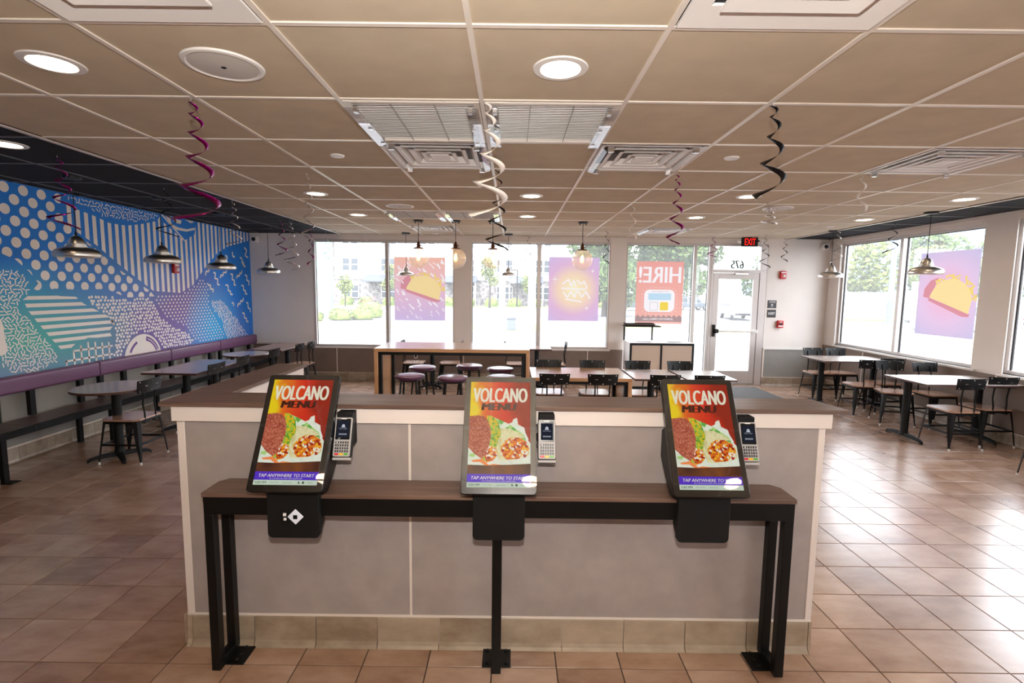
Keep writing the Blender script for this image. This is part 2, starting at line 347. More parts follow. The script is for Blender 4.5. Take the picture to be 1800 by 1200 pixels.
def fourway_vent(cx, cy, lab, shield=True):
    t = thing('ceiling_vent', lab, 'ceiling vent', (cx, cy, CZ-.01), group='air vents in the ceiling'); h = .372
    for r in (h, .29, .21, .13):
        mb = MB()
        for s, a in ((0, 0), (1, PI/2), (2, PI), (3, 1.5*PI)):
            ca, sa = math.cos(a), math.sin(a)
            def T(x, y, z): return (x*ca-y*sa, x*sa+y*ca, z)
            w_ = .028; dz = .045
            mb.add([T(-r, -r, 0), T(r, -r, 0), T(r-w_, -r+w_, 0), T(-r+w_, -r+w_, 0), T(-r+w_+.03, -r+w_+.03, dz), T(r-w_-.03, -r+w_+.03, dz)], [(0, 1, 2, 3), (3, 2, 5, 4)])
        mb.build('louvre_ring' if r < h else 'outer_frame', M['white'], t)
    MB().box(-.07, .07, -.07, .07, -.002, .004).build('centre_plate', M['white'], t); MB().box(-h, h, -h, h, .052, .056).build('duct_back', M['duct'], t)
    if shield:
        mb = MB(); q = h-.005; z = -.035
        mb.add([(-q, -q, z+.02), (q, -q, z+.02), (q, q, z+.02), (-q, q, z+.02), (-q+.04, -q+.04, z), (q-.04, -q+.04, z), (q-.04, q-.04, z), (-q+.04, q-.04, z)], [(0, 1, 5, 4), (1, 2, 6, 5), (2, 3, 7, 6), (3, 0, 4, 7)])
        mb.build('clear_shield', M['plastic'], t)
        for x, y in ((-.3, -.33), (.3, -.33), (-.3, .33), (.3, .33)): MB().box(x-.02, x+.02, y-.01, y+.01, -.036, -.002).build('clip', M['chrome'], t)
def return_vent(cx, cy, lab):
    t = thing('ceiling_vent', lab, 'ceiling vent', (cx, cy, CZ-.008), group='air vents in the ceiling'); h = .372
    fr = MB()
    for a in ((-h, h, -h, -h+.03), (-h, h, h-.03, h), (-h, -h+.03, -h+.03, h-.03), (h-.03, h, -h+.03, h-.03)): fr.box(*a, -.002, .01)
    fr.build('outer_frame', M['grid'], t)
    sl = MB().bar((-h+.03, 0, 0), (h-.03, 0, 0), .0225, .003).mesh('louvre', M['white'])
    for k in range(24): link('louvre', sl, t, (0, -h+.045+k*(2*h-.09)/23, .008), (math.radians(12), 0, 0))
    MB().box(-.123, -.119, -h+.03, h-.03, -.001, .004).box(.119, .123, -h+.03, h-.03, -.001, .004).build('cross_rib', M['wains_l'], t)
    MB().box(-h, h, -h, h, .03, .034).build('duct_back', M['duct'], t)
    q = h-.004
    for s in (-1, 1):
        mb = MB(); x0, x1 = sorted((s*q, s*(q-.07)))
        mb.box(x0, x1, -q, q, -.034, -.031); mb.build('clear_shield', M['plastic'], t)
        for y in (-.3, 0, .3): MB().box(s*(q-.05)-.012, s*(q-.05)+.012, y-.02, y+.02, -.038, -.002).build('clip', M['chrome'], t)
NM = {(-2, -1): 'square white ceiling vent cut by the top edge left of centre', (1, -1): 'square white ceiling vent at the top edge right of centre', (-1, 1): 'slatted return air grille left of the main centre ceiling line',
      (0, 1): 'slatted return air grille right of the main centre ceiling line', (-2, 6): 'far slatted grille above the leftmost glass globe lamp', (-1, 6): 'far slatted grille between the first two globe lamps',
      (-1, 2): 'four-way vent with clear shield directly behind the left slatted grille', (1, 2): 'four-way vent with clear shield right of the slatted grilles', (4, 2): 'four-way vent with clear shield near the right windows',
      (-2, 8): 'farthest four-way vent in front of the back windows', (3, 8): 'far four-way vent in front of the hiring poster window'}
for (i, j), kd in special.items():
    a = (CX0+CT*(i+.5), CY0+CT*(j+.5), NM[(i, j)])
    (square_vent if kd == 'square' else return_vent if kd == 'return' else fourway_vent)(*a)
# ------------------------------------------------------------------ walls
WS = .72
shell('wall_left', MB().box(XL-.12, XL, YF, YB+.15, -.1, CZ+.05), M['wall'])
shell('wall_front', MB().box(XL-.12, XR+.12, YF-.12, YF, -.1, CZ+.05), M['wall'])
# back wall with openings: (x0, x1, sill, head)
OPB = [(-3.85, -1.11, .66, 2.72), (-.83, 1.88, .66, 2.72), (2.15, 4.88, -.01, 2.72)]
wb = MB(); x = XL-.12
for a, b, z0, z1 in OPB:
    wb.box(x, a, YB, YB+.15, -.1, CZ+.05); wb.box(a, b, YB, YB+.15, z1, CZ+.05)
    if z0 > 0: wb.box(a, b, YB, YB+.15, -.1, z0)
    x = b
wb.box(x, XR+.12, YB, YB+.15, -.1, CZ+.05); shell('wall_back', wb, M['wall'])
OPR = [(6.52, 9.42, .84, 2.72), (3.4, 6.18, .84, 2.72), (.3, 3.1, .84, 2.72), (-2.4, 0, .84, 2.72)]
wr = MB(); y = YB+.15
for a, b, z0, z1 in OPR:
    wr.box(XR, XR+.15, b, y, -.1, CZ+.05); wr.box(XR, XR+.15, a, b, z1, CZ+.05); wr.box(XR, XR+.15, a, b, -.1, z0); y = a
wr.box(XR, XR+.15, YF-.1, y, -.1, CZ+.05); shell('wall_right', wr, M['wall'])
# back windows
def bwindow(n, x0, x1, z0, z1, muls, sill=True):
    t = bpy.data.objects.new('window_%d' % n, None); COL.objects.link(t); struct(t); xs = [x0]+muls+[x1]; f = .045
    fr = MB().box(x0, x1, YB-.005, YB+.09, z1-f, z1).box(x0, x1, YB-.005, YB+.09, z0, z0+f)
    fr.box(x0, x0+f, YB-.005, YB+.09, z0+f, z1-f).box(x1-f, x1, YB-.005, YB+.09, z0+f, z1-f); fr.build('window_frame', M['mullion'], t, bevel=.002)
    for m_ in muls: MB().box(m_-.03, m_+.03, YB-.01, YB+.09, z0+f, z1-f).build('mullion', M['mullion'], t, bevel=.002)
    for i in range(len(xs)-1):
        a = xs[i]+(f if i == 0 else .03); b = xs[i+1]-(f if i == len(xs)-2 else .03)
        MB().box(a, b, YB+.06, YB+.062, z0+f, z1-f).build('pane', M['glass'], t)
        g = MB()
        for q in ((a, a+.008, z0+f, z1-f), (b-.008, b, z0+f, z1-f), (a, b, z1-f-.008, z1-f)): g.box(q[0], q[1], YB+.05, YB+.06, q[2], q[3])
        g.build('gasket', M['gasket'], t)
    if sill: MB().box(x0-.02, x1+.02, YB-.03, YB+.08, z0-.03, z0).build('window_sill', M['sill'], t, bevel=.003)
    return t
bwindow(1, -3.85, -1.11, .66, 2.72, [-2.425]); bwindow(2, -.83, 1.88, .66, 2.72, [.5])
w3 = bwindow(3, 2.15, 3.80, .04, 2.72, [3.487], False)
# door with transom
dr = bpy.data.objects.new('door_1', None); COL.objects.link(dr); struct(dr)
MB().box(3.80, 3.85, YB-.01, YB+.1, 0, 2.72).box(4.74, 4.87, YB-.01, YB+.1, 0, 2.72).box(3.85, 4.74, YB-.01, YB+.1, 2.675, 2.72).box(3.85, 4.74, YB-.01, YB+.1, 2.17, 2.23).build('door_frame', M['mullion'], dr, bevel=.003)
MB().box(3.855, 3.965, YB, YB+.05, .02, 2.165).box(4.63, 4.735, YB, YB+.05, .02, 2.165).box(3.965, 4.63, YB, YB+.05, 2.05, 2.165).box(3.965, 4.63, YB, YB+.05, .02, .27).build('door_leaf', M['mullion'], dr, bevel=.003)
MB().box(3.965, 4.63, YB+.02, YB+.024, .27, 2.05).build('door_glass', M['glass'], dr); MB().box(3.85, 4.74, YB+.05, YB+.054, 2.23, 2.675).build('transom_glass', M['glass'], dr)
MB().tube([(3.9, YB-.06, 1.05), (4.7, YB-.06, 1.05)], .02, 12).box(4.66, 4.74, YB-.075, YB, 1.02, 1.08).build('push_bar', M['white'], dr, smooth=40)
MB().box(3.88, 3.92, YB-.05, YB, .94, 1.17).cbox(3.9, 3.97, YB-.09, YB-.01, 1.01, 1.09).build('latch_box', M['black'], dr, bevel=.004)
MB().box(4.25, 4.5, YB-.05, YB, 2.13, 2.17).bar((4.3, YB-.06, 2.19), (4.62, YB-.1, 2.2), .02, .012).build('door_closer', M['steel'], dr, bevel=.002)
MB().box(3.85, 4.74, YB-.02, YB+.1, .001, .018).build('threshold', M['steel'], dr)
P = Print(lambda u, v, l: (u, YB+.048-l*.0005, v)); P.text('675', 4.20, 4.44, 2.25, 2.41, bold=.05, flip=True); P.mb.build('house_number', mat('number_vinyl', (40, 60, 60), .5), dr)
# right windows (in x = XR), reveal about 9 cm deep
def rwindow(n, y0, y1, z0, z1, muls):
    t = bpy.data.objects.new('window_%d' % n, None); COL.objects.link(t); struct(t); f = .045; a0, a1 = XR+.05, XR+.13
    fr = MB().box(a0, a1, y0, y1, z1-f, z1).box(a0, a1, y0, y1, z0, z0+f).box(a0, a1, y0, y0+f, z0+f, z1-f).box(a0, a1, y1-f, y1, z0+f, z1-f); fr.build('window_frame', M['mullion'], t, bevel=.002)
    for m_ in muls: MB().box(XR+.01, a1, m_-.03, m_+.03, z0+f, z1-f).build('mullion', M['mullion'], t, bevel=.002)
    ys = [y0]+muls+[y1]
    for i in range(len(ys)-1):
        a = ys[i]+(f if i == 0 else .03); b = ys[i+1]-(f if i == len(ys)-2 else .03)
        MB().box(XR+.1, XR+.102, a, b, z0+f, z1-f).build('pane', M['glass'], t)
        g = MB()
        for q in ((a, a+.012, z0+f, z1-f), (b-.012, b, z0+f, z1-f), (a, b, z1-f-.01, z1-f)): g.box(XR+.08, XR+.1, *q)
        g.build('gasket', M['gasket'], t)
    MB().box(XR-.03, XR+.14, y0-.02, y1+.02, z0-.03, z0).build('window_sill', M['sill'], t, bevel=.003)
rwindow(4, 6.52, 9.42, .84, 2.72, [7.97]); rwindow(5, 3.4, 6.18, .84, 2.72, [4.8]); rwindow(6, .3, 3.1, .84, 2.72, [1.7]); rwindow(7, -2.4, 0, .84, 2.72, [-1.2])  # last window is unseen, added to bring more daylight onto the floor
# pillar casings and soffit line
struct(MB().box(XR-.012, XR, 6.14, 6.56, .84, CZ-.002).build('trim_1', M['wall'])); struct(MB().box(XR-.02, XR, YF, YB, CZ-.05, CZ-.008).build('trim_2', M['wall']))
struct(MB().box(-1.13, -.81, YB-.012, YB, .66, CZ-.002).build('trim_3', M['wall'])); struct(MB().box(1.86, 2.165, YB-.012, YB, .66, CZ-.002).build('trim_4', M['wall']))
# wainscot panels with joint strips, then cove base tiles
wp = struct(MB().box(XL, 2.15, YB-.008, YB, .15, .69-.03).build('trim_5', M['wains'])); 
for a, b, m_ in ((XL, -3.42, 'wains'), (-3.42, -.95, 'wains'), (-.95, 1.47, 'wains'), (1.47, 2.15, 'wains')):
    MB().box(a+.008, b-.008, YB-.014, YB-.008, .16, .655).build('panel', M[m_], wp, bevel=.001)
for a in (-3.42, -.95, 1.47): MB().box(a-.008, a+.008, YB-.018, YB-.008, .16, .655).build('joint_strip', M['strip'], wp)
wq = struct(MB().box(4.88, XR, YB-.008, YB, .15, .71).build('trim_6', M['wains_l']))
MB().box(4.88, XR, YB-.03, YB-.001, .70, .735).build('cap_rail', M['sill'], wq, bevel=.003); MB().box(4.88, 4.91, YB-.016, YB-.008, .16, .70).build('joint_strip', M['strip'], wq)
wq2 = struct(MB().box(XL, -3.87, YB-.03, YB, .70, .735).build('trim_7', M['wall'], bevel=.003)); struct(MB().box(XL, -3.87, YB-.012, YB, .655, .70).build('trim_8', M['wains']))
wr_ = struct(MB().box(XR-.008, XR, YF, YB, .15, .81).build('trim_9', M['wains']))
for a, b in ((8.6, YB), (6.2, 8.6), (3.8, 6.2), (1.4, 3.8), (-1, 1.4)):
    MB().box(XR-.014, XR-.008, a+.008, b-.008, .16, .80).build('panel', M['wains'], wr_, bevel=.001); MB().box(XR-.018, XR-.008, a-.008, a+.008, .16, .80).build('joint_strip', M['strip'], wr_)
wl = struct(MB().box(XL, XL+.008, YF, YB, .15, .86).build('trim_10', M['wains_l']))
for a in [YB-.02-2.44*k for k in range(5)]:
    MB().box(XL+.008, XL+.014, a-2.43, a, .175, .855).build('panel', M['wains_l'], wl, bevel=.001)
MB().box(XL+.008, XL+.022, YF, YB, .160, .172).build('joint_strip', M['strip'], wl)
def base_run(name, p0, p1, n, h=.15, depth=.012, start=None):
    p0, p1, n = Vector(p0), Vector(p1), Vector(n); L = (p1-p0).length; d = (p1-p0)/L
    back = MB(); a = p0+n*.004; b = p1+n*.004; back.add([p0, p1, p1+n*.005, p0+n*.005]+[q+Vector((0, 0, h+.006)) for q in (p0, p1, p1+n*.005, p0+n*.005)], [(0, 1, 2, 3), (7, 6, 5, 4), (0, 4, 5, 1), (1, 5, 6, 2), (2, 6, 7, 3), (3, 7, 4, 0)])
    root = struct(back.build(name, M['strip'])); s = start if start is not None else 0
    while s < L-.01:
        e = min(s+.311, L); a, b = p0+d*(s+.002), p0+d*(e-.002); mb = MB()
        prof = [(.005, h), (depth, h-.006), (depth, .03), (depth+.006, .012), (depth+.018, .001), (.005, .001)]
        vs = [q+n*o+Vector((0, 0, z)) for q in (a, b) for o, z in prof]; m = len(prof)
        mb.add(vs, [tuple(range(m)), tuple(range(m, 2*m))[::-1]]+[(k, m+k, m+(k+1) % m, (k+1) % m) for k in range(m)]); mb.build('base_tile', M['btile'], root); s = e
    return root
base_run('baseboard_back', (XL, YB-.008, 0), (2.15, YB-.008, 0), (0, -1, 0)); base_run('baseboard_back_right', (4.88, YB-.008, 0), (XR-.03, YB-.008, 0), (0, -1, 0))
base_run('baseboard_right', (XR-.008, 3.0, 0), (XR-.008, YB-.03, 0), (-1, 0, 0)); base_run('baseboard_left', (XL+.008, 2.5, 0), (XL+.008, YB-.03, 0), (1, 0, 0))
# ------------------------------------------------------------------ half wall
M['panel'] = mat('speckled_grey_panel', (164, 154, 150), .42, var=.07, scale=9, coord='World', detail=8, bump=.05)
hw = thing('half_wall', 'grey panelled L-shaped half wall with cream band and dark wood cap behind the kiosks', 'half wall', (0, 0, 0))
MB().box(-1.61, 1.505, 2.392, 2.54, .01, 1.225).build('core', M['trim'], hw); MB().box(-1.665, -1.525, 2.56, 3.56, .01, 1.225).box(-1.61, -1.525, 2.54, 2.56, .01, 1.225).build('return_core', M['trim'], hw)
for a, b in ((-1.585, -.50), (-.488, 1.49)): MB().box(a, b, 2.382, 2.392, .165, 1.155).build('panel', M['panel'], hw, bevel=.0015)
MB().box(-.50, -.488, 2.384, 2.392, .165, 1.155).build('joint_strip', M['strip'], hw)
MB().box(-1.622, -1.585, 2.380, 2.55, .165, 1.155).build('corner_strip', M['trim'], hw, bevel=.002); MB().box(1.49, 1.522, 2.380, 2.55, .165, 1.155).build('corner_strip', M['trim'], hw, bevel=.002)
MB().box(-1.62, 1.52, 2.376, 2.392, .155, .166).build('base_strip', M['strip'], hw, bevel=.001)
MB().box(-1.632, 1.538, 2.358, 2.392, 1.157, 1.232).box(-1.632, -1.6, 2.392, 2.56, 1.157, 1.232).box(1.505, 1.538, 2.392, 2.56, 1.157, 1.232).build('cream_band', M['trim'], hw, bevel=.002)
MB().box(-1.70, -1.665, 2.56, 3.58, 1.157, 1.232).box(-1.525, -1.50, 2.56, 3.58, 1.05, 1.232).build('cream_band', M['trim'], hw, bevel=.002)
MB().prism([(-1.680, 2.342), (1.605, 2.342), (1.565, 2.590), (-1.468, 2.590), (-1.480, 3.600), (-1.70, 3.600), (-1.695, 2.59)], 1.232, 1.252).build('cap', M['dwood_x'], hw, bevel=.002)
s = -1.61; ks = [-1.595]+[-1.283+.310*i for i in range(10)]+[1.515]
mbk = MB().box(-1.60, 1.51, 2.384, 2.394, .005, .158); mbk.build('grout_back', M['strip'], hw)
for a, b in zip([-1.622]+ks[:-1], ks):
    a2, b2 = a+.002, b-.002; prof = [(2.384, .155), (2.374, .150), (2.371, .03), (2.364, .012), (2.350, .001), (2.384, .001)]; m = 6
    mb = MB(); mb.add([(x, y, z) for x in (a2, b2) for y, z in prof], [tuple(range(m))[::-1], tuple(range(m, 2*m))]+[(k, (k+1) % m, m+(k+1) % m, m+k) for k in range(m)]); mb.build('base_tile', M['btile'], hw)
for k in range(1): MB().box(1.512, 1.526, 2.378, 2.545, .002, .155).build('base_tile', M['btile'], hw); MB().box(-1.640, -1.624, 2.378, 2.56, .002, .155).build('base_tile', M['btile'], hw)
# ------------------------------------------------------------------ kiosk shelf
kt = thing('kiosk_table', 'long narrow wood-topped shelf on a black steel frame carrying the ordering kiosks', 'shelf table', (-.05, 2.28, 0))
def K(mb, nm, m, b=.002): o = mb.build(nm, m, kt, bevel=b); o.data.transform(Matrix.Translation((.05, -2.28, 0))); return o
K(MB().prism([(-1.402, 2.19), (1.298, 2.19), (1.298, 2.33), (1.262, 2.372), (-1.366, 2.372), (-1.402, 2.33)], .852, .873), 'shelf_top', M['dwood_x'])
K(MB().box(-1.398, 1.294, 2.197, 2.237, .768, .852), 'front_rail', M['black']); K(MB().box(-1.398, 1.294, 2.335, 2.37, .80, .852), 'rear_rail', M['black'])
for s in (-1, 1):
    xo = -1.398 if s < 0 else 1.294; xi = xo-s*.042; a, b = sorted((xo, xi))
    K(MB().box(a, b, 2.197, 2.237, .0, .768), 'leg', M['black']); K(MB().box(a, b, 2.328, 2.368, .0, .80), 'leg', M['black'])
    K(MB().box(a, b, 2.237, 2.328, .0, .04), 'foot_bar', M['black']); K(MB().box(a, b, 2.237, 2.335, .80, .852), 'side_rail', M['black'])
    c, d = sorted((xi, xi-s*.085)); K(MB().box(c, d, 2.235, 2.368, 0, .006), 'floor_plate', M['black'], .001)
    for y in (2.26, 2.30, 2.345): K(MB().lathe([(.009, 0), (.009, .006), (.005, .009), (0, .009)], ((c+d)/2, y, .006), 8), 'bolt', M['black_m'], 0)
K(MB().box(-.081, -.037, 2.197, 2.241, 0, .768), 'leg', M['black']); K(MB().box(-.128, .010, 2.238, 2.368, 0, .006), 'floor_plate', M['black'], .001)
for x in (-.105, -.012):
    for y in (2.262, 2.342): K(MB().lathe([(.009, 0), (.009, .006), (.005, .009), (0, .009)], (x, y, .006), 8), 'bolt', M['black_m'], 0)
# ------------------------------------------------------------------ kiosks
def screen_mat():
    m = bpy.data.materials.new('screen_background'); m.use_nodes = True; N = m.node_tree.nodes; L = m.node_tree.links; N.clear()
    o = N.new('ShaderNodeOutputMaterial'); e = N.new('ShaderNodeEmission'); L.new(e.outputs[0], o.inputs[0]); t = N.new('ShaderNodeTexCoord'); s_ = N.new('ShaderNodeSeparateXYZ'); L.new(t.outputs['Object'], s_.inputs[0])
    n = N.new('ShaderNodeTexNoise'); n.inputs['Scale'].default_value = 11; n.inputs['Detail'].default_value = 3; L.new(t.outputs['Object'], n.inputs['Vector'])
    a = N.new('ShaderNodeMath'); a.operation = 'MULTIPLY_ADD'; a.inputs[1].default_value = 3.4; a.inputs[2].default_value = .28; L.new(s_.outputs['X'], a.inputs[0])
    z = N.new('ShaderNodeMath'); z.operation = 'MULTIPLY_ADD'; z.inputs[1].default_value = .55; L.new(s_.outputs['Z'], z.inputs[0]); L.new(a.outputs[0], z.inputs[2])
    b = N.new('ShaderNodeMath'); b.operation = 'MULTIPLY_ADD'; b.inputs[1].default_value = .55; L.new(n.outputs['Fac'], b.inputs[0]); L.new(z.outputs[0], b.inputs[2])
    r = N.new('ShaderNodeValToRGB'); L.new(b.outputs[0], r.inputs[0]); el = r.color_ramp.elements; el[0].position = .28; el[0].color = (*lin((236, 208, 20)), 1); el[1].position = 1.0; el[1].color = (*lin((150, 34, 18)), 1)
    for p, c in ((.42, (226, 120, 30)), (.55, (222, 74, 30)), (.80, (212, 46, 24))): k = el.new(p); k.color = (*lin(c), 1)
    L.new(r.outputs[0], e.inputs[0]); e.inputs[1].default_value = .66; return m
def spot(name, cols, sc, s=.66, tex='VORONOI'):
    m = bpy.data.materials.new(name); m.use_nodes = True; N = m.node_tree.nodes; L = m.node_tree.links; N.clear()
    o = N.new('ShaderNodeOutputMaterial'); e = N.new('ShaderNodeEmission'); L.new(e.outputs[0], o.inputs[0]); t = N.new('ShaderNodeTexCoord'); r = N.new('ShaderNodeValToRGB')
    if tex == 'VORONOI':
        v = N.new('ShaderNodeTexVoronoi'); v.inputs['Scale'].default_value = sc; L.new(t.outputs['Object'], v.inputs['Vector']); q = N.new('ShaderNodeSeparateXYZ'); L.new(v.outputs['Color'], q.inputs[0]); L.new(q.outputs[0], r.inputs[0])
    else:
        v = N.new('ShaderNodeTexNoise'); v.inputs['Scale'].default_value = sc; v.inputs['Detail'].default_value = 4; L.new(t.outputs['Object'], v.inputs['Vector']); L.new(v.outputs['Fac'], r.inputs[0])
    el = r.color_ramp.elements; n = len(cols); lo, hi = (0, 1) if tex == 'VORONOI' else (.3, .7)
    if tex == 'VORONOI': r.color_ramp.interpolation = 'CONSTANT'; hi = (n-1)/n
    for i, c in enumerate(cols):
        p = lo+(hi-lo)*i/(n-1)
        if i == 0: el[0].position = p; el[0].color = (*lin(c), 1)
        elif i == n-1: el[-1].position = p; el[-1].color = (*lin(c), 1)
        else: k = el.new(p); k.color = (*lin(c), 1)
    L.new(r.outputs[0], e.inputs[0]); e.inputs[1].default_value = s; return m
SM = [screen_mat(), glow('screen_cream', (232, 228, 204), .66), glow('screen_char', (58, 22, 16), .8), spot('toasted_shell', [(176, 88, 66), (200, 118, 92), (160, 72, 54)], 190),
      spot('lettuce_cheese', [(196, 190, 40), (98, 160, 44), (236, 176, 30), (150, 190, 70)], 120), spot('tortilla_print', [(214, 204, 150), (232, 224, 176), (196, 186, 120)], 30, tex='N'),
      spot('filling_print', [(214, 92, 24), (240, 176, 40), (160, 40, 20), (226, 120, 30), (238, 230, 210)], 95), spot('lettuce_print', [(96, 170, 70), (170, 210, 120), (226, 236, 210)], 55),
      spot('paper_print', [(214, 224, 200), (232, 236, 220), (206, 214, 190)], 14, tex='N'), spot('table_print', [(74, 40, 30), (110, 62, 36), (150, 84, 40)], 9, tex='N'),
      glow('screen_violet', (88, 52, 196), .66), glow('screen_mint', (206, 222, 202), .62), glow('screen_ink', (70, 84, 70), .7), glow('screen_orange', (214, 120, 66), .9), glow('screen_green', (60, 140, 50), .9)]
TB = math.radians(29.7); SL = .535
ub, nb = Vector((0, math.sin(TB), math.cos(TB))), Vector((0, -math.cos(TB), math.sin(TB)))
def kiosk_meshes():
    W = .330; out = {}
    def T(x, v, d): p = ub*v+nb*d; return (x, p.y, p.z)            # local: origin at the lower middle of the face
    mb = MB(); o = rrect(-W/2, W/2, 0, SL, .014); n = len(o)
    mb.add([T(x, v, 0) for x, v in o]+[T(x, v, -.028) for x, v in o], [tuple(range(n)), tuple(range(n, 2*n))[::-1]]+[(i, n+i, n+(i+1) % n, (i+1) % n) for i in range(n)]); out['bezel'] = (mb.mesh('screen_housing', M['bezel'], 40), .003)
    U0, U1, V0, V1 = -.1385, .1385, .030, .510
    def P(u, v, l): return T(U0+(U1-U0)*u, V1-(V1-V0)*v, .0008+l*.00012)
    p = Print(P); q = p.poly
    q([(0, 0), (1, 0), (1, 1), (0, 1)], 0, 0)
    p.text('VOLCANO', .055, .945, .205, .062, 1, 6, bold=.04, shear=.05); p.text('MENU', .20, .76, .285, .215, 2, 6, bold=.05, shear=.1)
    # lettuce and paper behind, then wrap, then shell
    q([(.47, .42), (.60, .425), (.70, .40), (.72, .37), (.78, .355), (.80, .42), (.90, .45), (.92, .50), (.97, .56), (.93, .60), (.5, .60)], 8, 1)
    q([(.36, .345), (.50, .375), (.66, .42), (.78, .47), (.90, .52), (.93, .58), (.80, .57), (.62, .47), (.46, .41), (.33, .37)], 7, 2)
    q([(.40, .50), (.52, .455), (.66, .46), (.82, .50), (.92, .545), (.60, .57), (.42, .60)], 5, 3)
    q([(.42, .58), (.55, .555), (.75, .545), (.95, .56), (1.0, .60), (1, .90), (0, .90), (0, .64), (.06, .67), (.16, .72), (.30, .78), (.40, .76)], 8, 1)
    q([(.03, .70), (.14, .695), (.20, .72), (.12, .735), (.02, .72)], 7, 3)
    for a in ([(.05, .76), (.22, .745), (.34, .80), (.30, .815), (.20, .775), (.08, .775)], [(.26, .815), (.40, .79), (.58, .80), (.60, .81), (.44, .825), (.30, .845)], [(.42, .80), (.50, .80), (.60, .845), (.52, .85)]): q(a, 13, 4)
    q([(.28, .335), (.37, .34), (.48, .40), (.52, .50), (.51, .60), (.46, .70), (.40, .755), (.24, .76), (.30, .5)], 4, 4)
    q([(.34, .62), (.44, .64), (.48, .70), (.42, .755), (.28, .765), (.26, .70)], 6, 5)
    q([(.0, .345), (.14, .335), (.24, .345), (.31, .39), (.35, .46), (.36, .54), (.33, .63), (.27, .72), (.22, .745), (.10, .70), (0, .64)], 3, 6)
    q([(.50, .54), (.46, .60), (.45, .68), (.50, .755), (.62, .76), (.85, .74), (.98, .71), (.98, .62), (.90, .565), (.72, .535)], 5, 5)
    q([(.57, .585), (.68, .545), (.82, .545), (.94, .585), (.985, .66), (.93, .725), (.78, .745), (.62, .75), (.53, .70), (.52, .64)], 6, 6)
    q([(0, .80), (.3, .805), (.7, .795), (1, .785), (1, .885), (0, .885)], 9, 5)
    q([(0, .882), (1, .882), (1, .956), (0, .956)], 10, 6); q([(0, .956), (1, .956), (1, 1), (0, 1)], 11, 6)
    p.text('TAP ANYWHERE TO START', .065, .94, .930, .902, 1, 8, bold=.014, shear=.2); p.text('For a limited time only, while supplies last.', .24, .76, .949, .937, 1, 8)
    p.text('5:03 PM', .03, .20, .988, .968, 12, 8, bold=.02); p.text('Privacy Policy', .26, .40, .984, .973, 12, 8); p.text('Terms of Use', .46, .60, .984, .973, 12, 8); p.text('English', .84, .93, .984, .972, 12, 8)
    q(circle(.78, .978, .02, .011, 10), 12, 8); q([(.70, .968), (.715, .968), (.72, .978), (.735, .986), (.70, .986)], 12, 8)
    out['screen'] = (p.mb.mesh('screen', SM), 0)
    # cover glass over the whole face
    g = MB(); g.add([T(x, v, .003) for x, v in o], [tuple(range(n))]); out['glass'] = (g.mesh('cover_glass', M['cover']), 0)
    # rear body, mount and card box; y measured from the lower edge of the face
    body = [(.02, .0), (.195, .135), (.195, .31), (.150, .335), (.02, .09)]
    out['body'] = (MB().prism([(y, z) for y, z in [(.035, -.02), (.11, -.04), (.27, .09), (.27, .22), (.20, .26), (.12, .13)]], -.15, .15, axis=0).mesh('rear_body', M['black'], 30), .004)
    return out
M['keysilver'] = mat('keypad_silver_glow', (206, 206, 210), .35, emit=(200, 205, 215), es=.25)  # weak emission added so the silver keypad looks brighter
M['bezel'] = mat('kiosk_black_gloss', (16, 16, 17), .25); M['cover'] = pane('cover_glass', gl=.14)
KM = kiosk_meshes()
KX = [(-.9755, 'left'), (-.052, 'middle'), (.869, 'right')]
KL = {'left': 'upright ordering kiosk with a silver diamond keypad below its screen', 'middle': 'ordering kiosk with pale reflections washing over its screen, between the other two', 'right': 'ordering kiosk nearest the right end of the shelf, round lamp glare on its screen'}
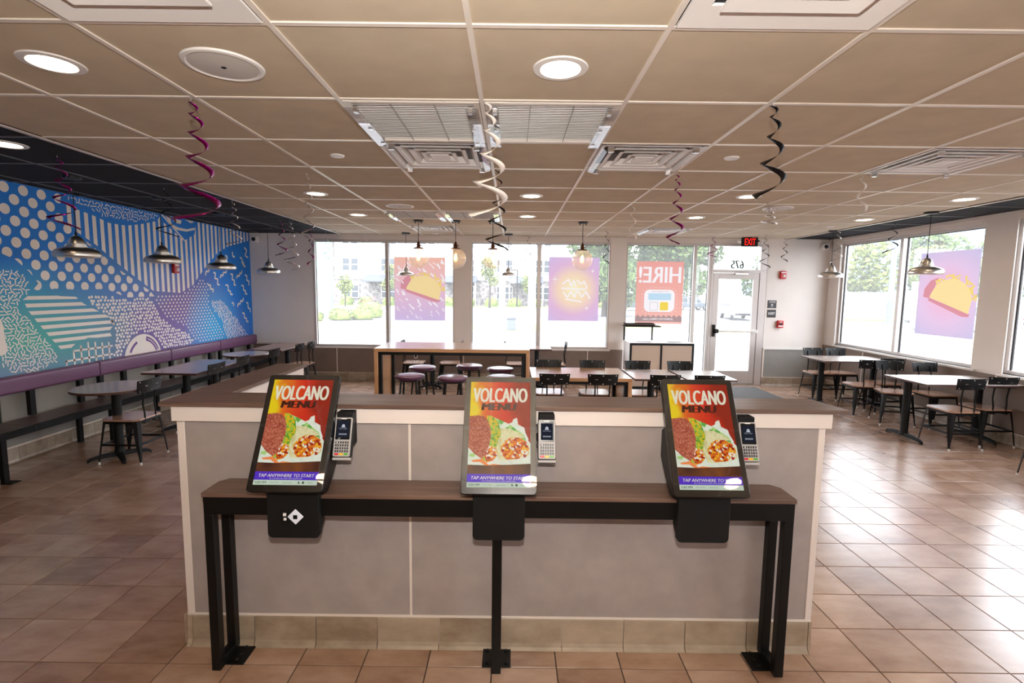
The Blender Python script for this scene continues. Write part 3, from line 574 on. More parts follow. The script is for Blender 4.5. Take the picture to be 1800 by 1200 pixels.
for x, w_ in KX:
    t = thing('ordering_kiosk', KL[w_], 'kiosk', (x, 2.08, .927), group='ordering kiosks along the shelf')
    for nm, key in (('screen_housing', 'bezel'), ('screen', 'screen'), ('cover_glass', 'glass'), ('rear_body', 'body')):
        me, bv = KM[key]; o = link(nm, me, t)
        if bv: b = o.modifiers.new('bevel', 'BEVEL'); b.width = bv; b.segments = 2; b.limit_method = 'ANGLE'
    # lower box hanging in front of the rail
    zq = 0; pr = [(-.117, 0), (.117, 0), (.117, -.22)]+[(.117-.022+.022*math.cos(a), -.228-.022*math.sin(a)+.0) for a in (0, PI/8, PI/4, 3*PI/8, PI/2)]+[(-.117+.022-.022*math.cos(a), -.228-.022*math.sin(a)) for a in (PI/2, 3*PI/8, PI/4, PI/8, 0)]
    m2 = MB(); n = len(pr); m2.add([(px_, .085, z_) for px_, z_ in pr]+[(px_, .112, z_) for px_, z_ in pr], [tuple(range(n))[::-1], tuple(range(n, 2*n))]+[(i, (i+1) % n, n+(i+1) % n, n+i) for i in range(n)])
    m2.build('printer_box', M['black_m'], t, bevel=.002)
    MB().prism([(.112, -.168), (.112, -.238), (.165, -.195), (.165, -.168)], -.112, .112, axis=0).build('side_wedge', M['black_m'], t, bevel=.002)
    if w_ == 'left':
        rim = MB().prism([(.012, .040), (-.028, 0), (.012, -.040), (.052, 0)], .0835, .0852, axis=1).build('keypad_rim', M['bezel'], t, loc=(0, 0, -.148))
        kp = MB().prism([(p[0], p[1]) for p in [(.012, .036), (-.024, 0), (.012, -.036), (.048, 0)]], .0795, .0855, axis=1).build('keypad', M['keysilver'], t, bevel=.002, loc=(0, 0, -.148))
        MB().box(.003, .021, .077, .0796, -.009, .009).build('keypad_button', M['black'], kp)
        MB().box(-.044, -.030, .0795, .0855, .002, .016).build('small_button', M['white'], t, loc=(0, 0, -.148), bevel=.002); MB().box(-.042, -.030, .0795, .0855, -.018, -.006).build('small_button', M['white'], t, loc=(0, 0, -.148), bevel=.002)
        MB().box(-.055, -.022, .0835, .0852, -.032, .026).build('button_plate', M['bezel'], t, loc=(0, 0, -.148))
# ------------------------------------------------------------------ card readers
CM = [mat('reader_silver', (176, 172, 170), .5), M['black'], mat('key_dark', (34, 34, 36), .4), mat('key_red', (214, 36, 34), .4), mat('key_yellow', (238, 190, 20), .4), mat('key_green', (96, 176, 60), .4),
      glow('reader_display', (52, 56, 70), .35), glow('reader_text', (190, 194, 205), .7)]
CTILT = math.radians(20)
def reader(x, lab):
    t = thing('card_reader', lab, 'card reader', (x, 2.232, 1.035), group='card readers beside the kiosks'); t.scale = (.89, 1, 1)
    ur, nr = Vector((0, math.sin(CTILT), math.cos(CTILT))), Vector((0, -math.cos(CTILT), math.sin(CTILT)))
    def T(a, v, d): p = ur*v+nr*d; return (a, p.y, p.z)
    def slab(pts, d0, d1): n = len(pts); return MB().add([T(a, v, d1) for a, v in pts]+[T(a, v, d0) for a, v in pts], [tuple(range(n)), tuple(range(n, 2*n))[::-1]]+[(i, n+i, n+(i+1) % n, (i+1) % n) for i in range(n)])
    slab(rrect(-.044, .044, 0, .178, .008), -.006, 0).build('face_plate', CM[0], t, bevel=.001); slab(rrect(-.046, .046, -.002, .17, .008), -.036, -.006).build('back_shell', CM[1], t, bevel=.002)
    slab(rrect(-.037, .037, .077, .172, .004), 0, .0015).build('display_glass', M['bezel'], t)
    slab(rrect(-.031, .031, .086, .162, .002), .0015, .002).build('display', CM[6], t)
    p = Print(lambda a, v, l: T(a, v, .002+l*.0002)); p.poly(circle(0, .140, .008, .007, 10), 0); p.poly([(-.012, .132), (.012, .132), (.009, .136), (-.009, .136)], 0); p.text('Tap or Insert', -.021, .021, .123, .129, 0); p.text('00:00:00', -.02, .02, .098, .105, 0, bold=.02)
    p.mb.build('display_text', CM[7], t)
    MB().add([T(-.014, .170, .0018), T(.014, .170, .0018), T(.014, .174, .0018), T(-.014, .174, .0018)], [(0, 1, 2, 3)]).build('badge', M['white'], t)
    for r in range(5):
        for c in range(3):
            a, v = (c-1)*.0245, .064-r*.0132; m_ = CM[2] if r < 4 else CM[3+c]
            kk = slab(rrect(a-.0098, a+.0098, v-.0045, v+.0045, .0015, 2), 0, .0025).build('key', m_, t)
            if r < 4: q = Print(lambda a_, v_, l: T(a_, v_, .0026)); q.text('123456789*0#'[r*3+c], a-.003, a+.003, v-.003, v+.003); q.mb.build('key_digit', M['white'], kk)
    slab([(-.046, -.016), (.046, -.016), (.046, -.004), (-.046, -.004)], -.028, -.006).build('lower_lip', CM[0], t, bevel=.002)
    MB().box(-.042, .042, .065, .126, .03, .19).build('mount_block', M['black_m'], t, bevel=.004); MB().bar((-.075, .08, .08), (.0, .08, .08), .03, .03).build('mount_arm', M['black_m'], t)
    MB().tube([(-.052, .05, .15), (-.062, .03, .13), (-.06, .03, .08), (-.05, .04, .04)], .003, 6).build('cable', M['black'], t, smooth=60)
reader(-.778, 'silver card reader fixed right of the kiosk that has a diamond keypad'); reader(.165, 'silver card reader fixed right of the middle kiosk'); reader(1.098, 'silver card reader closest to the right end of the half wall')
# ------------------------------------------------------------------ chairs
M['rivet'] = mat('rivet_steel', (210, 208, 204), .25, metal=1)
M['glide'] = mat('chair_glide', (224, 222, 218), .4)
def chair_meshes():
    d = {}
    def octo(h, c): return [(-h+c, -h), (h-c, -h), (h, -h+c), (h, h-c), (h-c, h), (-h+c, h), (-h, h-c), (-h, -h+c)]
    d['seat'] = MB().prism(octo(.192, .045), .444, .460).mesh('seat', M['seatwood'])
    d['apron'] = MB().prism(octo(.182, .04), .415, .444).mesh('seat_frame', M['black'])
    leg = MB(); t_, b_ = Vector((.165, .165, .44)), Vector((.2, .21, .03)); n = Vector((1, 1, 0)).normalized(); s = Vector((1, -1, 0)).normalized()
    pts = [(0, .036), (.25, .034), (.62, .026), (.86, .014), (1, .011)]
    for sg in (1,):
        vs = []
        for f, hw_ in pts:
            p = t_.lerp(b_, f); vs += [p-s*hw_-n*.012*(1-f), p+n*.006, p+s*hw_-n*.012*(1-f), p-n*.008]
        fs = []
        for i in range(len(pts)-1):
            for k in range(4): fs.append((i*4+k, i*4+(k+1) % 4, i*4+4+(k+1) % 4, i*4+4+k))
        leg.add(vs, fs+[(3, 2, 1, 0), tuple(range(len(vs)-4, len(vs)))])
    d['leg'] = leg.mesh('leg', M['black'])
    d['glide'] = MB().lathe([(.010, 0), (.012, .006), (.009, .03)], (.2, .21, 0), 8).mesh('glide', M['glide'])
    st = MB(); z = .2; q = (.184, .188)
    C4 = [(-q[0], -q[1]), (q[0], -q[1]), (q[0], q[1]), (-q[0], q[1])]
    d['stretch'] = []
    for i in range(4): a, b = C4[i], C4[(i+1) % 4]; d['stretch'].append(MB().bar((a[0], a[1], z), (b[0], b[1], z), .010, .020).mesh('stretcher', M['black']))
    d['post'] = [MB().tube([(sx_*.075, -.165, .425), (sx_*.075, -.186, .445), (sx_*.078, -.19, .50), (sx_*.082, -.178, .60), (sx_*.085, -.190, .70), (sx_*.085, -.212, .80)], .009, 8).mesh('back_post', M['black'], 60) for sx_ in (-1, 1)]
    pl = MB(); N_ = 8; vs = []
    for k in range(N_+1):
        u = -1+2*k/N_; x = u*.178; y = -.214+.022*(u*u); 
        for zz, dy, f in ((.722, .006, .93), (.852, -.014, 1)): vs += [(x*f, y+dy, zz), (x*f, y+dy-.007, zz)]
    fs = []
    for k in range(N_):
        a = k*4; b = a+4; fs += [(a, b, b+2, a+2), (a+1, a+3, b+3, b+1), (a, a+1, b+1, b), (a+2, b+2, b+3, a+3)]
    fs += [(0, 2, 3, 1), (N_*4, N_*4+1, N_*4+3, N_*4+2)]; pl.add(vs, fs); d['plate'] = pl.mesh('backrest', M['black'], 40)
    rv = MB(); 
    for zz, dy in ((.835, -.011), (.738, .004)):
        for u in (-.88, 0, .88):
            x = u*.172*(1 if zz > .8 else .94); y = -.214+.022*u*u+dy
            rv.tube([(x, y+.003, zz), (x, y-.010, zz)], .0068, 8)
    for u in (-.42, .42): rv.bar((u*.178-.016, -.2215, .79), (u*.178+.016, -.2215, .79), .004, .005)
    d['rivet'] = rv.mesh('rivets', M['rivet'])
    d['brk'] = MB().box(-.095, -.055, -.2, -.15, .405, .416).box(.055, .095, -.2, -.15, .405, .416).mesh('post_bracket', M['black'])
    return d
CH = chair_meshes()
def make_chair():
    t = thing('dining_chair', 'x', 'chair')
    link('seat', CH['seat'], t); link('seat_frame', CH['apron'], t)
    for sx_ in (1, -1):
        for sy in (1, -1):
            o = link('leg', CH['leg'], t); o.scale = (sx_, sy, 1); g = link('glide', CH['glide'], o); g['label'] = 'white foot glide'
    for m_ in CH['stretch']: link('stretcher', m_, t)
    for m_ in CH['post']: link('back_post', m_, t)
    b = link('backrest', CH['plate'], t); rv_ = link('rivets', CH['rivet'], b); rv_['label'] = 'steel rivets'; rv_['kind'] = 'stuff'
    link('post_bracket', CH['brk'], t); return t
proto = None
def chair(x, y, deg, label, group):
    global proto
    if proto is None:
        proto = make_chair(); proto.location = (x, y, 0); proto.rotation_euler = (0, 0, math.radians(deg)); proto['label'] = label; proto['group'] = group; return proto
    return dup(proto, (x, y, 0), math.radians(deg), label, group)
G = 'black metal chairs by the right windows'
chair(5.25, 5.88, 2, 'black chair at the near side of the nearest window table, its left one', G)
chair(5.76, 6.02, -1, 'black chair at the near side of the nearest window table, next to the right wall', G)
chair(5.33, 6.92, 162, 'black chair turned at an angle on the far side of the nearest window table', G)
chair(5.80, 6.80, 180, 'black chair facing us across the nearest window table, backed by the window', G)
chair(5.22, 7.42, -4, 'black chair with its back to us at the farther window table, left one', G)
chair(5.66, 7.60, -4, 'black chair tucked at the farther window table behind the angled chair', G)
chair(5.25, 8.52, 180, 'black chair facing us behind the farther window table, left of two', G)
chair(5.64, 8.52, 180, 'black chair facing us behind the farther window table, right of two', G)
chair(5.30, 4.70, 0, 'chair at the right edge of the photo with only a front leg showing', G)
G = 'black chairs along the purple banquette'
chair(-3.93, 5.10, 90, 'black chair with brown seat at the round table nearest the camera', G)
chair(-3.88, 6.20, 88, 'black chair at the long rectangular table, nearer of its two', G)
chair(-3.92, 6.88, 92, 'black chair at the far end of the first rectangular banquette table', G)
chair(-3.88, 7.72, 90, 'black chair beside the second, pale-looking round table', G)
chair(-3.80, 8.46, 90, 'black chair at the back corner table, nearer of two side by side', G)
chair(-3.76, 8.86, 90, 'black chair at the back corner table, closest to the back window', G)
G = 'black chairs around the communal table'
for x, lb in ((.49, 'seen from behind, leftmost at the oak table'), (1.045, 'seen from behind, at the right half of the oak table'), (1.76, 'seen from behind, at the left pale table'), (2.27, 'seen from behind, at the right pale table beside the right kiosk')):
    chair(x, 5.90, 0, 'black riveted chair '+lb, G)
for x, lb in ((.50, 'across the oak table, leftmost'), (1.10, 'across the oak table, second from the left'), (1.72, 'across the left pale table, before the waste cabinet'), (2.30, 'across the right pale table, before the waste cabinet')):
    chair(x, 6.62, 180, 'black riveted chair facing us '+lb, G)
G = 'chairs under the back windows'
chair(-1.80, 9.18, -90, 'black chair by the back window, left one seen under the oak bar', G); chair(-1.13, 9.18, 90, 'black chair by the back window, middle one seen under the oak bar', G)
chair(.08, 9.18, -90, 'black chair by the back window behind the right end of the oak bar', G); chair(.78, 9.18, 90, 'black chair standing sideways right of the small dark back window table', G)
# ------------------------------------------------------------------ tables
def octoleg(n, base, r0, r1): pass
def cross_base(t, x, y, h, arms=4, span=.27, rr=.042):
    MB().lathe([(rr+.012, .05), (rr+.006, .075), (rr, .09), (rr, h-.02), (rr+.05, h-.015), (rr+.05, h)], (x, y, 0), 20).build('pedestal', M['black_m'], t, smooth=40)
    for k in range(arms):
        a = PI*2*k/arms+(PI/4 if arms == 4 else PI/2); c, s = math.cos(a), math.sin(a); mb = MB(); vs = []
        for f, w_, z0, z1 in ((.0, .035, .03, .075), (.5, .03, .03, .068), (.88, .024, .02, .05), (1, .018, .0, .03)):
            px_, py_ = x+c*span*f, y+s*span*f; vs += [(px_-s*w_, py_+c*w_, z0), (px_+s*w_, py_-c*w_, z0), (px_+s*w_*.7, py_-c*w_*.7, z1), (px_-s*w_*.7, py_+c*w_*.7, z1)]
        mb.add(vs, [(3, 2, 1, 0), (12, 13, 14, 15)]+[(i*4+q, i*4+(q+1) % 4, i*4+4+(q+1) % 4, i*4+4+q) for i in range(3) for q in range(4)]); mb.build('base_foot', M['black_m'], t, bevel=.004)
M['edge'] = mat('dark_edge_band', (74, 44, 36), .5)
def round_table(x, y, r, m_, label, group=None):
    t = thing('round_table', label, 'table', (x, y, 0), 0, group)
    MB().lathe([(r-.004, .735), (r, .738), (r, .757), (r-.003, .760), (0, .760)], (0, 0, 0), 48).build('table_top', m_, t, smooth=35); MB().lathe([(r+.0015, .7365), (r+.0015, .7555), (r-.004, .7555), (r-.004, .7365)], (0, 0, 0), 48, close=True).build('edge_band', M['edge'], t, smooth=35)
    cross_base(t, 0, 0, .735)
def rect_table(x0, x1, y0, y1, m_, label, feet, group=None, arms=4):
    cx, cy = (x0+x1)/2, (y0+y1)/2; t = thing('rectangular_table', label, 'table', (cx, cy, 0), 0, group); a, b = (x1-x0)/2, (y1-y0)/2
    MB().box(-a, a, -b, b, .735, .760).build('table_top', m_, t, bevel=.003); e = MB()
    for q in ((-a-.0015, a+.0015, -b-.0015, -b), (-a-.0015, a+.0015, b, b+.0015), (-a-.0015, -a, -b, b), (a, a+.0015, -b, b)): e.box(*q, .737, .757)
    e.build('edge_band', M['edge'], t)
    for fx, fy in feet: cross_base(t, fx-cx, fy-cy, .735, arms, .29)
round_table(-4.10, 5.12, .37, M['table_top'], 'round brown table by the banquette, nearest the camera'); round_table(-4.15, 7.80, .335, M['table_pale'], 'round pale table in the middle of the banquette')
rect_table(-4.44, -3.78, 5.94, 7.12, M['table_top'], 'rectangular brown table between the two round tables', [(-4.1, 6.25), (-4.1, 6.85)])
rect_table(-4.40, -3.80, 8.22, 9.40, M['table_top'], 'rectangular brown table in the back left corner', [(-4.1, 8.5), (-4.1, 9.1)])
rect_table(4.84, 6.00, 5.79, 6.47, M['table_pale'], 'rectangular pale table by the right windows, nearer one', [(4.95, 6.2), (5.84, 6.2)], arms=2); rect_table(4.84, 6.00, 7.71, 8.38, M['table_pale'], 'rectangular pale table by the right windows, farther one', [(5.0, 8.05), (5.84, 8.05)], arms=2)
rect_table(1.47, 2.06, 5.92, 6.66, M['table_pale'], 'small pale table joined to the right end of the oak table', [(1.76, 6.28)]); rect_table(2.10, 2.69, 5.92, 6.62, M['table_pale'], 'small pale table farthest right beside the oak table', [(2.4, 6.26)])
rect_table(-1.70, -1.22, 8.82, 9.42, M['table_top'], 'small dark table under the back window seen below the oak bar', [(-1.46, 9.12)]); rect_table(.20, .70, 8.82, 9.42, M['table_top'], 'small dark table under the back window right of the oak bar', [(.45, 9.12)])
# high bar table
def oak_table(nm, label, x0, x1, y0, y1, z, left, right):
    t = thing(nm, label, 'table', ((x0+x1)/2, (y0+y1)/2, 0)); cx, cy = (x0+x1)/2, (y0+y1)/2; a, b = (x1-x0)/2, (y1-y0)/2
    MB().box(-a, a, -b, b, z-.042, z).build('table_top', M['oak_x'], t, bevel=.003); zz = z-.042
    for s, on in ((-1, left), (1, right)):
        if not on: continue
        p, q = sorted((s*a, s*(a-.045))); MB().box(p, q, -b, b, 0, zz).build('end_panel', M['oak_z'], t, bevel=.003)
        p, q = sorted((s*(a-.046), s*(a-.086)))
        for yy in (-b+.03, b-.09): MB().box(p, q, yy, yy+.06, 0, zz-.04).build('frame_post', M['black'], t, bevel=.002)
    for yy in (-b+.03, b-.09): MB().box(-a+.046, a-.046, yy, yy+.06, zz-.04, zz).build('frame_rail', M['black'], t, bevel=.002)
    return t
oak_table('bar_table', 'high oak bar table with black steel frame over the purple stools', -1.69, .215, 6.09, 6.87, 1.07, True, True)
oak_table('communal_table', 'low oak communal table attached right of the high bar', .235, 1.44, 5.93, 6.75, .76, False, True)
# stools
def stool():
    t = thing('bar_stool', 'x', 'stool')
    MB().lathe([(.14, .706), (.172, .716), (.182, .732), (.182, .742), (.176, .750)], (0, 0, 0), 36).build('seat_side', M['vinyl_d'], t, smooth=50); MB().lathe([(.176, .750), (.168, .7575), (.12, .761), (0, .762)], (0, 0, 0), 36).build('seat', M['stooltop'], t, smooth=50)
    MB().lathe([(.13, .69), (.15, .706), (0, .706)], (0, 0, 0), 24).build('seat_pan', M['black'], t)
    for k in range(4):
        a = PI/4+PI/2*k; c, s = math.cos(a), math.sin(a); MB().tube([(c*.125, s*.125, .70), (c*.20, s*.20, .012)], [.013, .011], 8).build('leg', M['black'], t, smooth=60)
    MB().tube([(math.cos(2*PI*i/24)*.178, math.sin(2*PI*i/24)*.178, .26) for i in range(25)], .008, 6).build('foot_ring', M['black'], t, smooth=60); return t
M['stooltop'] = mat('purple_vinyl_highlight', (176, 146, 168), .22, coat=.3)  # whitish highlight on the seat tops is put into this vinyl colour
st0 = stool(); G = 'purple stools at the oak bar table'
L_ = [(-1.242, 6.05, 'front row, leftmost'), (-.71, 5.97, 'front row, second from the left'), (-.127, 6.04, 'front row, mostly hidden by the middle kiosk'), (-1.21, 6.73, 'rear row, leftmost'), (-.59, 6.90, 'rear row, middle and farthest back'), (-.155, 6.67, 'rear row, above the middle kiosk')]
for i, (x, y, lb) in enumerate(L_):
    if i == 0: st0.location = (x, y, 0); st0['label'] = 'round purple stool, '+lb; st0['group'] = G
    else: dup(st0, (x, y, 0), .2*i, 'round purple stool, '+lb, G)
# ------------------------------------------------------------------ banquette
bq = thing('banquette_bench', 'long wall bench with dark plank seat and purple padded back along the mural', 'bench', (-4.78, 6.5, 0)); bx, by = -4.78, 6.5
def B(mb, nm, m_, bev=0, **k): o = mb.build(nm, m_, bq, bevel=bev, **k); o.data.transform(Matrix.Translation((-bx, -by, 0))); return o
M['bench'] = wood_mat('bench_walnut', (62, 44, 38), (98, 74, 64), .38, 1)
for i, (a, b) in enumerate(((2.25, 3.46), (3.46, 4.70), (4.70, 5.945), (5.945, 7.213), (7.213, 8.442), (8.442, 9.66))):
    if a > 2.3:
        o = B(MB().prism(rrect(-5.03, -4.925, .715, .888, .03, 4), a+.006, b-.006, axis=1), 'back_cushion', M['vinyl'], .012, seg=3)
        for y in (a+.035, a+.40, b-.25): B(MB().box(-4.99, -4.945, y-.03, y+.03, .455, .72), 'back_post', M['black_m'], .002)
    B(MB().box(-4.93, -4.60, a+.002, b-.002, .437, .459), 'seat_plank', M['bench'], .002)
    B(MB().box(-4.604, -4.562, a, b, .395, .457), 'front_rail', M['black_m'], .002)
    for y in (a-.33,):
        B(MB().box(-4.60, -4.56, y, y+.05, 0, .40), 'leg', M['black_m'], .002); B(MB().box(-4.98, -4.94, y, y+.05, 0, .44), 'leg', M['black_m'], .002); B(MB().box(-4.96, -4.58, y, y+.05, .40, .436), 'cross_rail', M['black_m'], .002)
        B(MB().box(-4.60, -4.50, y-.0, y+.09, 0, .006), 'floor_plate', M['black_m'])
# ------------------------------------------------------------------ waste cabinet, mat
wc = thing('waste_cabinet', 'white-panelled black-framed waste cabinet with tray shelf in front of the hiring poster', 'waste bin', (2.72, 9.38, 0)); 
def W(mb, nm, m_, b=.002): o = mb.build(nm, m_, wc, bevel=b); o.data.transform(Matrix.Translation((-2.72, -9.38, 0))); return o
x0, x1, y0, y1, zt = 2.14, 3.31, 9.10, 9.66, .865
W(MB().box(x0+.01, x1-.01, y0+.01, y1-.01, .02, zt-.035), 'carcass', M['white']); W(MB().box(x0, x1, y0, y1, zt-.03, zt), 'top', M['white'])
W(MB().box(x0-.002, x1+.002, y0-.006, y0+.004, zt-.045, zt-.006).box(x0-.002, x0+.035, y0-.006, y0+.004, 0, zt-.045).box(x1-.035, x1+.002, y0-.006, y0+.004, 0, zt-.045).box(2.70, 2.73, y0-.006, y0+.004, 0, zt-.045).box(x0, x1, y0-.006, y0+.004, 0, .06), 'front_frame', M['black'])
M['door'] = mat('cabinet_door_beige', (206, 186, 168), .5)
for a, b in ((x0+.04, 2.695), (2.735, x1-.04)): W(MB().box(a, b, y0-.002, y0+.008, .065, zt-.05), 'door', M['door']); W(MB().box((a+b)/2-.13, (a+b)/2+.13, y0+.13, y0+.30, zt, zt+.004), 'waste_opening', M['black'])
for x in (2.13, 2.665): W(MB().box(x, x+.025, 9.60, 9.63, zt, 1.13), 'shelf_post', M['black'])
W(MB().box(2.12, 2.79, 9.42, 9.67, 1.13, 1.15), 'tray_shelf', M['black'])
for i, (a, m_) in enumerate(((0, 'black'), (.02, 'dwood_x'), (-.01, 'black'))): tag(MB().box(2.14+a, 2.68+a, 9.45, 9.66, 1.151+.017*i, 1.166+.017*i).build('serving_tray', M[m_], bevel=.003), ['lowest serving tray stacked on the shelf above the waste cabinet', 'brown middle serving tray in the stack above the waste cabinet', 'black topmost serving tray above the waste cabinet'][i], 'tray', 'serving trays stacked on the cabinet shelf')
M['mat'] = mat('grey_entrance_mat', (84, 82, 80), .95, var=.15, scale=80, bump=.4)
tag(MB().cbox(3.6, 4.64, 7.6, 9.45, .0, .012, .006).build('entrance_mat', M['mat']), 'dark grey entrance mat on the floor before the glass door', 'mat')
# ------------------------------------------------------------------ downlights, speakers, detectors
def disc_light(x, y, lab, g='recessed round ceiling lights'):
    t = thing('downlight', lab, 'ceiling light', (x, y, CZ), 0, g)
    MB().lathe([(.088, -.002), (.094, -.008), (.124, -.006), (.128, .0), (.088, .0)], (0, 0, 0), 40).build('trim_ring', M['white'], t, smooth=40); MB().lathe([(.089, -.0025), (0, -.0045)], (0, 0, 0), 40).build('lens', M['bulb'], t)
DL = [(-2.137, 2.436, 'glowing downlight in the upper left of the ceiling'), (.207, 2.435, 'big glowing downlight just right of the main centre ceiling line'), (-3.727, 3.806, 'downlight in the charcoal ceiling at the left edge'),
      (-2.164, 5.62, 'downlight behind the silver streamer, left'), (-2.18, 7.18, 'far left downlight before the first globe lamp'), (.189, 5.61, 'downlight behind the clear four-way vents, middle column nearer'), (.189, 7.15, 'downlight in the middle column, farther, left of the right globe lamp'),
      (2.502, 5.497, 'downlight beside the long black streamer'), (2.508, 7.07, 'far downlight above the hiring poster'), (4.817, 5.517, 'downlight near the right dark ceiling strip, nearer'), (4.841, 7.10, 'downlight near the right dark ceiling strip, farther'),
      (-1.87, -.25, 'downlight behind the camera, left'), (.20, -.25, 'downlight behind the camera, middle'), (2.23, -.25, 'downlight behind the camera, right'), (4.82, 2.44, 'downlight right of the photo'), (-3.727, .7, 'downlight in the charcoal ceiling behind the camera')]
for a in DL: disc_light(*a)
def speaker(x, y, lab):
    t = thing('ceiling_speaker', lab, 'speaker', (x, y, CZ), group='round ceiling speakers')
    MB().lathe([(.145, -.004), (.155, -.011), (.17, -.008), (.174, 0), (.145, 0)], (0, 0, 0), 40).build('rim', M['white'], t, smooth=40); MB().lathe([(.146, -.006), (.10, -.010), (0, -.012)], (0, 0, 0), 40).build('grille', M['grille'], t, smooth=50)
    MB().lathe([(.012, -.0125), (.010, -.014), (0, -.014)], (0, 0, 0), 12).build('badge', M['black'], t)
M['grille'] = mat('speaker_grille', (214, 212, 208), .6)
speaker(-1.348, 2.44, 'round white ceiling speaker next to the upper left downlight'); speaker(-1.42, 6.40, 'round ceiling speaker beyond the clear four-way vent'); speaker(3.20, 6.24, 'round ceiling speaker behind the black and silver streamers')
for x, y, lb in ((-1.371, 4.017, 'small white ceiling disc left of the four-way vent'), (1.651, 3.95, 'small white ceiling disc right of the four-way vents'), (4.85, 7.86, 'small white ceiling disc near the far right pendant'), (-1.46, 9.5, 'small white ceiling disc by the back window header')):
    tag(MB().lathe([(.03, -.012), (.05, -.01), (.056, 0), (0, 0)][::-1]+[(0, -.012)], (x, y, CZ), 24).build('ceiling_sensor', M['white'], smooth=40), lb, 'detector', 'small white ceiling discs')
# ------------------------------------------------------------------ pendants
def dome(x, y, zb, lab, k=1.0, g='steel dome pendants'):
    t = thing('dome_pendant', lab, 'pendant lamp', (x, y, zb), 0, g)
    o = [(.178, 0), (.186, .010), (.187, .03), (.180, .05), (.163, .068), (.135, .082), (.100, .092), (.084, .098), (.086, .103), (.078, .106), (.079, .114), (.072, .118), (.073, .126), (.066, .130), (.062, .150), (.05, .175), (.034, .193), (.014, .204)]
    i = [(max(r-.004, .004), z+.002 if z == 0 else z-.003) for r, z in o][::-1]
    MB().lathe([(r*k, z*k) for r, z in o], (0, 0, 0), 40).build('shade', M['steel'], t, smooth=30); MB().lathe([(r*k*.985, z*k-.001) for r, z in o[:-1]], (0, 0, 0), 40).build('shade_lining', M['lining'], t, smooth=30)
    MB().lathe([(0, .035), (.02, .04), (.03, .06), (.022, .085), (.014, .10), (0, .10)], (0, 0, 0), 16).build('bulb', M['bulb'], t, smooth=60)
    MB().lathe([(.009, .2*k), (.009, .235*k), (.004, .25*k)], (0, 0, 0), 12).build('cap', M['black'], t, smooth=50); MB().tube([(0, 0, .24*k), (0, 0, CZ-zb-.02)], .004, 6).build('cord', M['black'], t)
    MB().lathe([(.02, -.03), (.075, -.022), (.078, -.001), (0, -.001)], (0, 0, CZ-zb), 24).build('canopy', M['black'], t, smooth=40)
M['lining'] = mat('white_enamel', (244, 240, 232), .4)
dome(-4.2, 4.9, 2.064, 'steel dome pendant before the mural, nearest and largest'); dome(-4.14, 6.0, 2.067, 'second steel dome pendant from the camera along the mural'); dome(-4.14, 7.2, 2.041, 'third steel dome pendant along the mural, with the red alarm behind it'); dome(-4.23, 8.78, 2.034, 'steel dome pendant before the plain back left wall')
dome(-1.99, 9.45, 2.04, 'small dome pendant in front of the orange taco poster', .80); dome(-.09, 9.45, 2.062, 'small dome pendant in the middle back window', .74); dome(5.19, 6.39, 2.053, 'steel dome pendant before the right window taco poster'); dome(5.21, 8.33, 2.055, 'steel dome pendant at the far right corner')
M['bronze'] = mat('aged_bronze', (92, 54, 36), .35, metal=.8); M['globe'] = pane('globe_glass', (1, .985, .96), veil=.22, veilcol=(1, .94, .85), gl=.2); M['filament'] = glow('filament', (255, 200, 130), 60)
def globe(x, lab):
    t = thing('globe_pendant', lab, 'pendant lamp', (x, 7.68, 2.262), 0, 'clear glass globe pendants'); R = .155
    MB().lathe([(R*math.sin(a), -R*math.cos(a)) for a in [PI*(i+.0)/24 for i in range(0, 23)]], (0, 0, 0), 40).build('globe', M['globe'], t, smooth=180)
    MB().lathe([(.0, -.055), (.018, -.05), (.028, -.02), (.026, .03), (.014, .07), (.012, .10)], (0, 0, 0), 16).build('bulb', M['bulbglass'], t, smooth=60)
    for k in range(5): a = 2*PI*k/5; MB().tube([(math.cos(a)*.007, math.sin(a)*.007, -.03), (math.cos(a)*.012, math.sin(a)*.012, .055)], .0022, 5).build('filament', M['filament'], t)
    MB().lathe([(.07, .138), (.072, .146), (.06, .154), (.03, .158), (.026, .17), (.028, .20), (.02, .215), (.014, .24), (.005, .25)], (0, 0, 0), 20).build('socket', M['bronze'], t, smooth=40); MB().tube([(.02, 0, .185), (.05, 0, .185)], .006, 8).build('switch_key', M['bronze'], t)
    MB().tube([(0, 0, .24), (0, 0, CZ-2.262-.02)], .0045, 6).build('cord', M['black'], t); MB().lathe([(.01, -.03), (.072, -.02), (.075, -.001), (0, -.001)], (0, 0, CZ-2.262), 24).build('canopy', M['black'], t, smooth=40)
    for s in (-1, 1): MB().lathe([(.008, -.045), (.01, -.02), (0, -.02)], (s*.045, 0, CZ-2.262), 8).build('canopy_knob', M['black'], t)
M['bulbglass'] = pane('bulb_glass', (1, .93, .8), veil=.25, veilcol=(1, .85, .6))
for x, lb in ((-1.43, 'clear globe lamp farthest left, before the orange poster'), (-.87, 'clear globe lamp before the window pillar'), (-.31, 'clear globe lamp tangled with black streamers'), (1.04, 'clear globe lamp hanging alone before the purple poster')): globe(x, lb)
